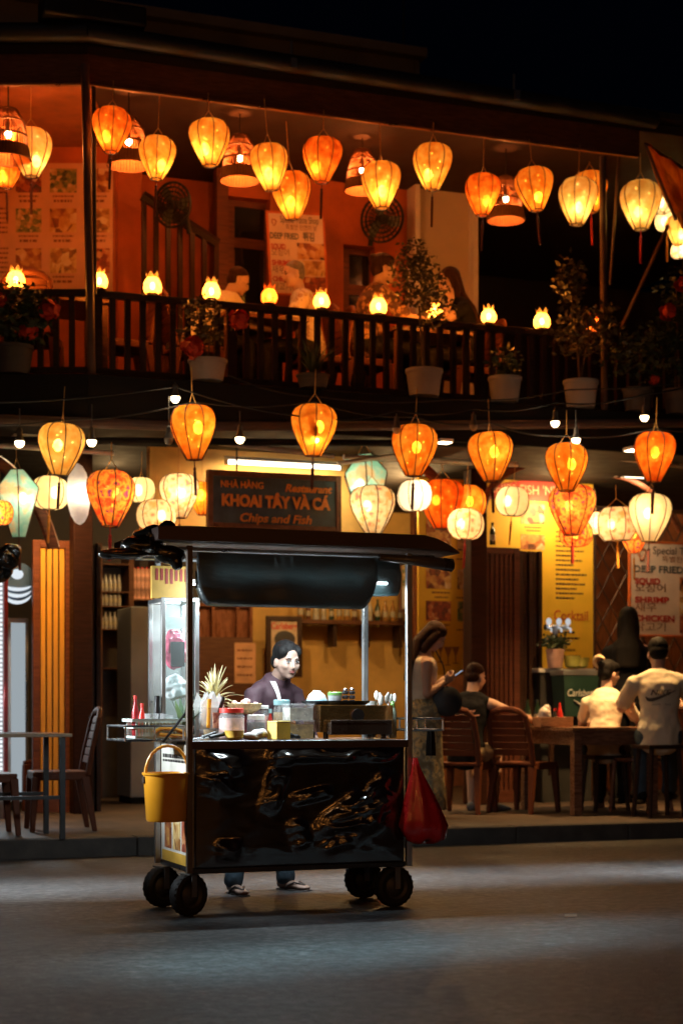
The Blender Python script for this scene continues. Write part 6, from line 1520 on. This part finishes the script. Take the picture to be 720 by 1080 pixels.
pot_plant('potted_plant', 'small leafy plant in a pinkish pot beside the beer tap', 'plant', 585, 705, 20, 20, 15.7, dict(leaf=[(0,7,17,9,320,.05)]), mat=M('pot_rose', (.48,.30,.26), .6), zfix=zc_+.001)
for px, h, lab in ((603,14,'low greenish glass bowl on the bar counter, nearer the pot'),(612,12,'low greenish glass bowl on the bar counter, nearer the white tee')):
    p = at(px, 705, 15.7); t = T('glass_bowl', lab, 'bowl', (p.x, p.y, zc_+.001), TH); g = MB(); g.lathe([(.04,0),(.07,.02),(.085,h*.0085),(.08,h*.0085),(.06,.02),(.001,.01)], 20); O('bowl', g, M('lime_glass', (.42,.42,.10), .2, coat=.3), t, smooth=True)
# bottle on the sill by the column
beer('dark bottle standing on top of the ribbed folding door', at(519,577,15.85)+V(0,0,.02), M('olive_glass', (.05,.05,.02), .12, coat=.4), .9, 'bottle on the door')
# back shelf with bottles and posters
d = 19.3; s0, s1 = ps(312,d), ps(436,d); zs_ = zz(370,655,d)
t = T('wall_shelf', 'dark wooden shelf of bottles along the yellow wall behind the cart', 'shelf', S((s0+s1)/2, W(d)-.06, zs_), TH); w_ = s1-s0
g = MB(); g.bx(-w_/2,w_/2,-.13,.13,-.045,0); O('board', g, brown_wood, t)
for x in (-.3, .1, .5): g = MB(); g.bx(x-.02,x+.02,-.08,.12,-.30,-.046); O('bracket', g, dark_wood, t)
cols = [((.30,.14,.03),'amber'),((.02,.04,.025),'dark green'),((.45,.42,.36),'clear'),((.10,.03,.015),'brown')]
for k in range(15):
    px = 317+k*8.1; p = at(px, 655, d-.1); cc, nm = cols[(k*7+k//3) % 4]
    beer('bottle on the wall shelf behind the cart, partly hidden by the cart posts', (p.x, p.y, zs_+.001), M('spirit_'+nm.replace(' ','_'), cc, .12, coat=.4), random.Random(k).uniform(.85,1.15), 'bottles on the wall shelf')
# dark cabinet, poster and paper notice behind the vendor
d = 19.0; s0, s1 = ps(205,d), ps(266,d); t = T('wooden_cabinet', 'dark brown wooden cabinet with open pigeonholes behind the vendor', 'cabinet', S((s0+s1)/2, W(d), .131), TH); w_ = s1-s0; H = zz(240,640,d)-.131; zm = zz(240,672,d)-.131
g = MB(); g.bx(-w_/2,w_/2,-.02,.3,0,zm); O('body', g, brown_wood, t); g = MB(); g.bx(-w_/2,w_/2,.05,.3,zm,H); 
for x in (-w_/2+.015, -.12, .16, w_/2-.015): g.bx(x-.015,x+.015,-.02,.049,zm,H)
g.bx(-w_/2,w_/2,-.02,.3,H+.0005,H+.03); O('pigeonholes', g, MATS['bent_wood'], t)
g = MB(); g.bx(.02+w_/2*.3,.02+w_/2*.3+.24,-.024,-.0205,zm-.5,zm-.06); nn = O('notice', g, M('notice_paper', (.60,.30,.14), .7), t); g = MB()
for q in range(4): g = MB(); bars(g, .05+w_/2*.3, .22+w_/2*.3, zm-.14-.09*q, .02, -.0245, seed=q); O('small_print', g, brownink, nn)
t, X, Z = board('framed_poster', 'framed vintage drink poster with a dark hat shape behind the vendor', 'poster', 281, 650, 318, 714, 18.9, M('poster_paper', (.52,.38,.24), .6, var=.3, vs=7), frame=(dark_wood, .05, .02), thick=.03)
letters(t, X, Z, [('Carlsberg',286,313,660,7)], redink, bold=.02); g = MB(); g.ell((X(300),-.004,Z(674)), (abs(X(0)-X(11)),.006,abs(Z(0)-Z(9))), seg=20); g.ell((X(307),-.004,Z(690)), (abs(X(0)-X(6)),.006,abs(Z(0)-Z(12))), seg=16); O('hat_picture', g, M('poster_dark', (.04,.035,.035), .6), t)
t, X, Z = board('wall_poster', 'pale poster beside the bottle shelf, between the steel post and the yellow menu', 'poster', 421, 588, 436, 645, 18.8, M('poster_pale', (.55,.55,.55), .5, var=.3, vs=5), frame=(brown_wood, .03, .01)); photo(t, X, Z, 424, 596, 434, 618, 3)
g = MB(); g.bx(ps(436,18.7), ps(444,18.7), W(18.7), W(18.7)+.1, .131, 3.29); B('door_post', g, red_wood)
# shelves in the opening left of the cart
d = 18.3; s0, s1 = ps(100,d), ps(166,d); t = T('stock_shelf', 'dim shelf unit of glassware and juice cartons between the folding door and the cart', 'shelf', S((s0+s1)/2, W(d), .131), TH); w_ = s1-s0; H = zz(130,575,d)-.131
g = MB()
for x in (-w_/2+.02, .02, w_/2-.02): g.bx(x-.025,x+.025,-.15,.2,0,H)
for py in (596,625,640,664,705): z = zz(130,py,d)-.131; g.bx(-w_/2+.046,-.006,-.15,.2,z-.012,z)
z = zz(150,633,d)-.131; g.bx(.046,w_/2-.046,-.15,.2,z-.012,z); O('frame', g, brown_wood, t)
g = MB(); g.bx(-w_/2,w_/2,.201,.22,0,H); O('back', g, M('shelf_back', (.18,.15,.12), .7), t)
for k in range(6):
    p = at(141+k*4.6, 633, d-.1); tt = T('juice_carton', 'striped juice carton in the row on the stock shelf', 'carton', (p.x, p.y, z+.1315), TH, 'juice cartons on the stock shelf'); hh = 34*p.y/F
    g = MB(); g.bx(-.02,.02,-.03,.03,0,hh*.95); O('carton', g, M('carton_film', (.62,.30,.20), .5, var=.7, vs=14), tt, bevel=.003); g = MB(); g.lathe([(.012,hh*.951),(.012,hh)], 10, cap=True); O('cap', g, redlid, tt)
for py in (625,640,664):
    for k in range(5):
        p = at(107+k*4.6, py, d-.1); z = zz(130,py,d); tt = beer('glass or bottle among the glassware on the stock shelf', (p.x, p.y, z+.001), M('shelf_glass', (.34,.32,.28), .12, coat=.4), .72, 'glassware on the stock shelf')
# grey fridge side left of the cart
d = 17.0; s0, s1 = ps(138,d), ps(167,d); t = T('steel_fridge', 'plain grey steel fridge seen past the end of the cart', 'fridge', S((s0+s1)/2, W(d), .131), TH); w_ = s1-s0; H = zz(150,640,d)-.131
g = MB(); g.bx(-w_/2,w_/2,0,.55,.06,H); O('body', g, M('fridge_grey', (.42,.43,.43), .45, var=.06), t, bevel=.01); g = MB(); g.bx(-w_/2+.01,w_/2-.01,.02,.5,0,.06); O('plinth', g, dark_paint, t)
for x in (-.0,): g = MB(); g.bx(w_/2-.05,w_/2-.03,-.03,-.001,.9,1.3); O('handle', g, steel, t)
# lit drinks fridge and display freezer by the picture edge
d = 16.3; s0, s1 = ps(9,d), ps(30,d); t = T('glass_fridge', 'tall lit drinks fridge with a white glass door beside the amber folding door', 'fridge', S((s0+s1)/2, W(d), .131), TH); w_ = s1-s0; H = zz(18,652,d)-.131
g = MB(); g.bx(-w_/2,w_/2,.03,.6,.08,H); O('body', g, M('fridge_dark', (.05,.055,.06), .4), t, bevel=.008); g = MB()
for x in (-w_/2+.012, w_/2-.012): g.bx(x-.012,x+.012,0,.029,.08,H)
for z in (.1, H-.02): g.bx(-w_/2+.024,w_/2-.024,0,.029,z-.02,z+.02)
O('door_frame', g, alu, t); g = MB(); g.bx(-w_/2+.024,w_/2-.024,.012,.022,.121,H-.041); O('door_pane', g, emit('fridge_glow', (.80,.92,1), .40, light=True), t)
g = MB(); g.bx(w_/2-.03,w_/2-.015,-.04,-.001,.8,1.15); O('handle', g, steel, t)
p = at(18, 613, 16.1); t = T('round_sign', 'round blue and white illuminated drinks sign above the glass fridge', 'sign', p, TH); r = .165
Rm = Matrix.Rotation(radians(90), 4, 'X'); g = MB(); g.lathe([(.001,.02),(r,.02),(r,-.03),(.001,-.03)], 32, Rm); O('disc', g, M('sign_blue', (.05,.10,.20), .3), t)
g = MB()
for k in range(3): g.tube([(r*.9*cos(a), -.022, r*.9*sin(a)*(.5+.25*k)-.02*k) for a in [radians(200+14*q) for q in range(10)]], [.002,.010,.014,.016,.018,.018,.016,.014,.010,.002], 6)
g.ell((0,-.022,.06), (.055,.006,.045)); O('emblem', g, emit('sign_white_glow', (.85,.93,1), .9), t)
d = 15.2; s0, s1 = ps(-34,d), ps(5,d); t = T('display_freezer', 'brightly lit display freezer with a beaded curtain front cut by the picture edge', 'freezer', S((s0+s1)/2, W(d), .131), TH); w_ = s1-s0; H = zz(0,600,d)-.131
g = MB(); g.bx(-w_/2,w_/2,.04,.6,0,H); O('body', g, M('freezer_white', (.7,.72,.74), .4), t); g = MB(); g.bx(-w_/2,w_/2+.03,.0,.6,H,H+.07); g.bx(w_/2+.0005,w_/2+.03,0,.6,0,H); O('red_trim', g, M('trim_red', (.30,.02,.02), .4), t)
g = MB()
for k in range(10):
    for q in range(46): g.ell((-w_/2+.02+k*w_/10.5, .018, .3+q*(H-.35)/46), (.011,.011,.013), seg=6, rings=4)
O('beaded_curtain', g, emit('bead_glow', (.88,.95,1), 1.3), t)
lamp(t, 14, (.80,.94,1), kind='AREA', size=(w_,1.3), loc=(0,-.03,1.1), rot=(radians(-70),0,radians(14)))
t = T('dark_tarpaulin', 'glossy dark tarpaulin bundle hanging at the picture edge above the display freezer', 'tarpaulin', at(5,590,13.6)); lump('bundle', [((0,0,0),(.11,.1,.09)),((-.06,0,-.1),(.12,.09,.07)),((.06,0,.06),(.07,.06,.06))], tp_, t, .012, 2, .06, .09)
# socket and cable on the back wall, and rubbish on the road
t = T('litter', 'small pale scrap of litter lying on the road', 'litter', fl(601, 967, .001)); g = MB(); g.add([(-.03,-.01,.001),(.03,-.015,.002),(.035,.012,.016),(0,.02,.004),(-.028,.012,.012)], [(0,1,2,3,4)]); O('scrap', g, M('scrap_pale', (.22,.14,.09), .8), t, solid=.002)

# ------------------------------------------------------------------ light, sky, camera
# unseen warm bulbs added under the shop ceiling to light the interior
for i, (px, py, d0, pw, lab) in enumerate(((290,520,17.2,80,'added ceiling bulb inside the shop behind the carved sign'),(590,528,15.9,30,'added ceiling bulb in front of the yellow price list'),(430,520,16.6,80,'added ceiling bulb near the yellow food menu'),(120,530,16.9,16,'added ceiling bulb over the stock shelf'))):
    p = at(px, py, d0); p.z = 3.06; t = T('added_bulb', lab, 'light bulb', p, 0, 'added ceiling bulbs in the shop'); g = MB(); g.ell((0,0,0), (.035,.035,.045), seg=12, rings=8); O('glass', g, on2, t, smooth='all'); g = MB(); g.lathe([(.02,.04),(.022,.12)], 10, cap=True); g.tube([(0,0,.12),(0,0,.235)], .006, 6); O('socket', g, socket, t)
    lamp(t, pw, (1,.60,.24), .045)
def fill_downlight(px, d0, pw, lab, size, tilt, spread=150, z=3.27, col=(1,.56,.20)):  # fill lights added under the deck to brighten what stands below
    p = at(px, HY, d0); p.z = z; t = T('added_panel', lab, 'fill light', p, TH, 'added fill lights under the deck'); g = MB(); g.bx(-size[0]/2,size[0]/2,-size[1]/2,size[1]/2,.004,.03); O('housing', g, white_paint, t)
    g = MB(); g.bx(-size[0]/2+.01,size[0]/2-.01,-size[1]/2+.01,size[1]/2-.01,.0005,.0035); O('diffuser', g, on2, t); l = lamp(t, pw, col, kind='AREA', size=size, loc=(0,0,-.004), rot=(radians(tilt),0,0)); l.data.spread = radians(spread); return t
fill_downlight(46, 15.1, 42, 'added flat light under the deck above the amber folding door', (.5,.12), 22, 130)
fill_downlight(668, 13.8, 60, 'added flat light under the deck over the man in the printed tee', (.14,.14), 12, 85)
fill_downlight(468, 14.0, 17, 'added flat light under the deck over the woman with the phone', (.12,.12), 12, 85)
# street side behind the camera: added warm lights for the cart front to mirror
def street(loc, pw, col, r):
    l = bpy.data.lights.new('unseen_street_light', 'POINT'); l.energy = pw; l.color = col; l.shadow_soft_size = r; o = bpy.data.objects.new('unseen_street_light', l); COL.objects.link(o); o.location = loc; return o
street((-2.6, 1.0, 6.6), 26, (1,.50,.20), .2); street((2.4, 0.0, 6.2), 26, (1,.50,.20), .2)  # high pair added as faint warm fill on the attic wall and facade
for k in range(15): street((-4.2+k*.62, 1.0+.6*(k % 3), 1.3+.8*((k*5) % 4)), 11, (1,.34,.055), .14)
nl = bpy.data.lights.new('neighbour_lamp_light', 'AREA'); nl.size = .3; nl.energy = 17; nl.color = (.85,.94,1); nl.spread = radians(62)   # lamp of a neighbouring cart just outside the picture
no = bpy.data.objects.new('neighbour_lamp_light', nl); COL.objects.link(no); no.location = (-2.4, 8.45, 1.55); no.rotation_euler = (0, radians(-76), radians(6))
sl = bpy.data.lights.new('added_road_strip', 'AREA'); sl.shape = 'RECTANGLE'; sl.size, sl.size_y, sl.spread, sl.energy, sl.color = 2.8, .12, radians(15), 11, (.50,.85,.95)
slo = bpy.data.objects.new('added_road_strip', sl); COL.objects.link(slo); slo.location = (.35, 7.4, 5.2); slo.rotation_euler = (radians(1), 0, radians(30))  # strip added overhead, shaped to lay the cool pool on the foreground road
SC.world = bpy.data.worlds.new('World'); SC.world.use_nodes = True
wn = SC.world.node_tree; bg = wn.nodes['Background']
sky = wn.nodes.new('ShaderNodeTexSky'); sky.sky_type = 'NISHITA'; sky.sun_disc = False; sky.sun_elevation = radians(-4); sky.sun_rotation = radians(160); sky.ozone_density = 3.0
tn = wn.nodes.new('ShaderNodeMixRGB'); tn.blend_type = 'MULTIPLY'; tn.inputs['Fac'].default_value = 1; tn.inputs['Color2'].default_value = (.35,.95,.75,1)
wn.links.new(sky.outputs[0], tn.inputs['Color1']); wn.links.new(tn.outputs[0], bg.inputs['Color']); bg.inputs['Strength'].default_value = .10
sun = bpy.data.lights.new('moon', 'SUN'); sun.energy = .012; sun.angle = radians(.5); sun.color = (.75,.88,1)
so = bpy.data.objects.new('moon', sun); COL.objects.link(so); so.rotation_euler = (radians(48), 0, radians(-25))
sm = sl.copy(); sm.name = 'added_road_strip'; sm.size = 6.0; sm.spread = radians(17); sm.energy = 48; sm.color = (.86,.95,1)
smo = bpy.data.objects.new('added_road_strip', sm); COL.objects.link(smo); smo.location = (.1, 10.45, 5.4); smo.rotation_euler = (0, 0, radians(15))  # second strip, added for the pale stripe of light behind the cart
cam = bpy.data.cameras.new('camera'); co = bpy.data.objects.new('camera', cam); COL.objects.link(co)
co.location = (0, 0, CZ); co.rotation_euler = (radians(90), 0, 0)
cam.sensor_fit = 'VERTICAL'; cam.sensor_width = 24; cam.sensor_height = 36; cam.lens = F/1080*36
cam.shift_y = (HY-540)/1080; cam.clip_start = .1; cam.clip_end = 2000
cam.dof.use_dof = True; cam.dof.focus_distance = 9.0; cam.dof.aperture_fstop = 2.4
SC.camera = co
SC.render.engine = 'CYCLES'
cy = SC.cycles; cy.max_bounces = 8; cy.diffuse_bounces = 3; cy.glossy_bounces = 3; cy.transmission_bounces = 6; cy.transparent_max_bounces = 24
cy.use_denoising = True; cy.sample_clamp_indirect = 4.0; cy.caustics_reflective = False; cy.caustics_refractive = False; cy.use_light_tree = True; cy.blur_glossy = .5
vs_ = SC.view_settings; vs_.view_transform = 'Standard'; vs_.look = 'None'; vs_.gamma = 1; vs_.use_curve_mapping = False; vs_.exposure = 0.0
SC.display_settings.display_device = 'sRGB'
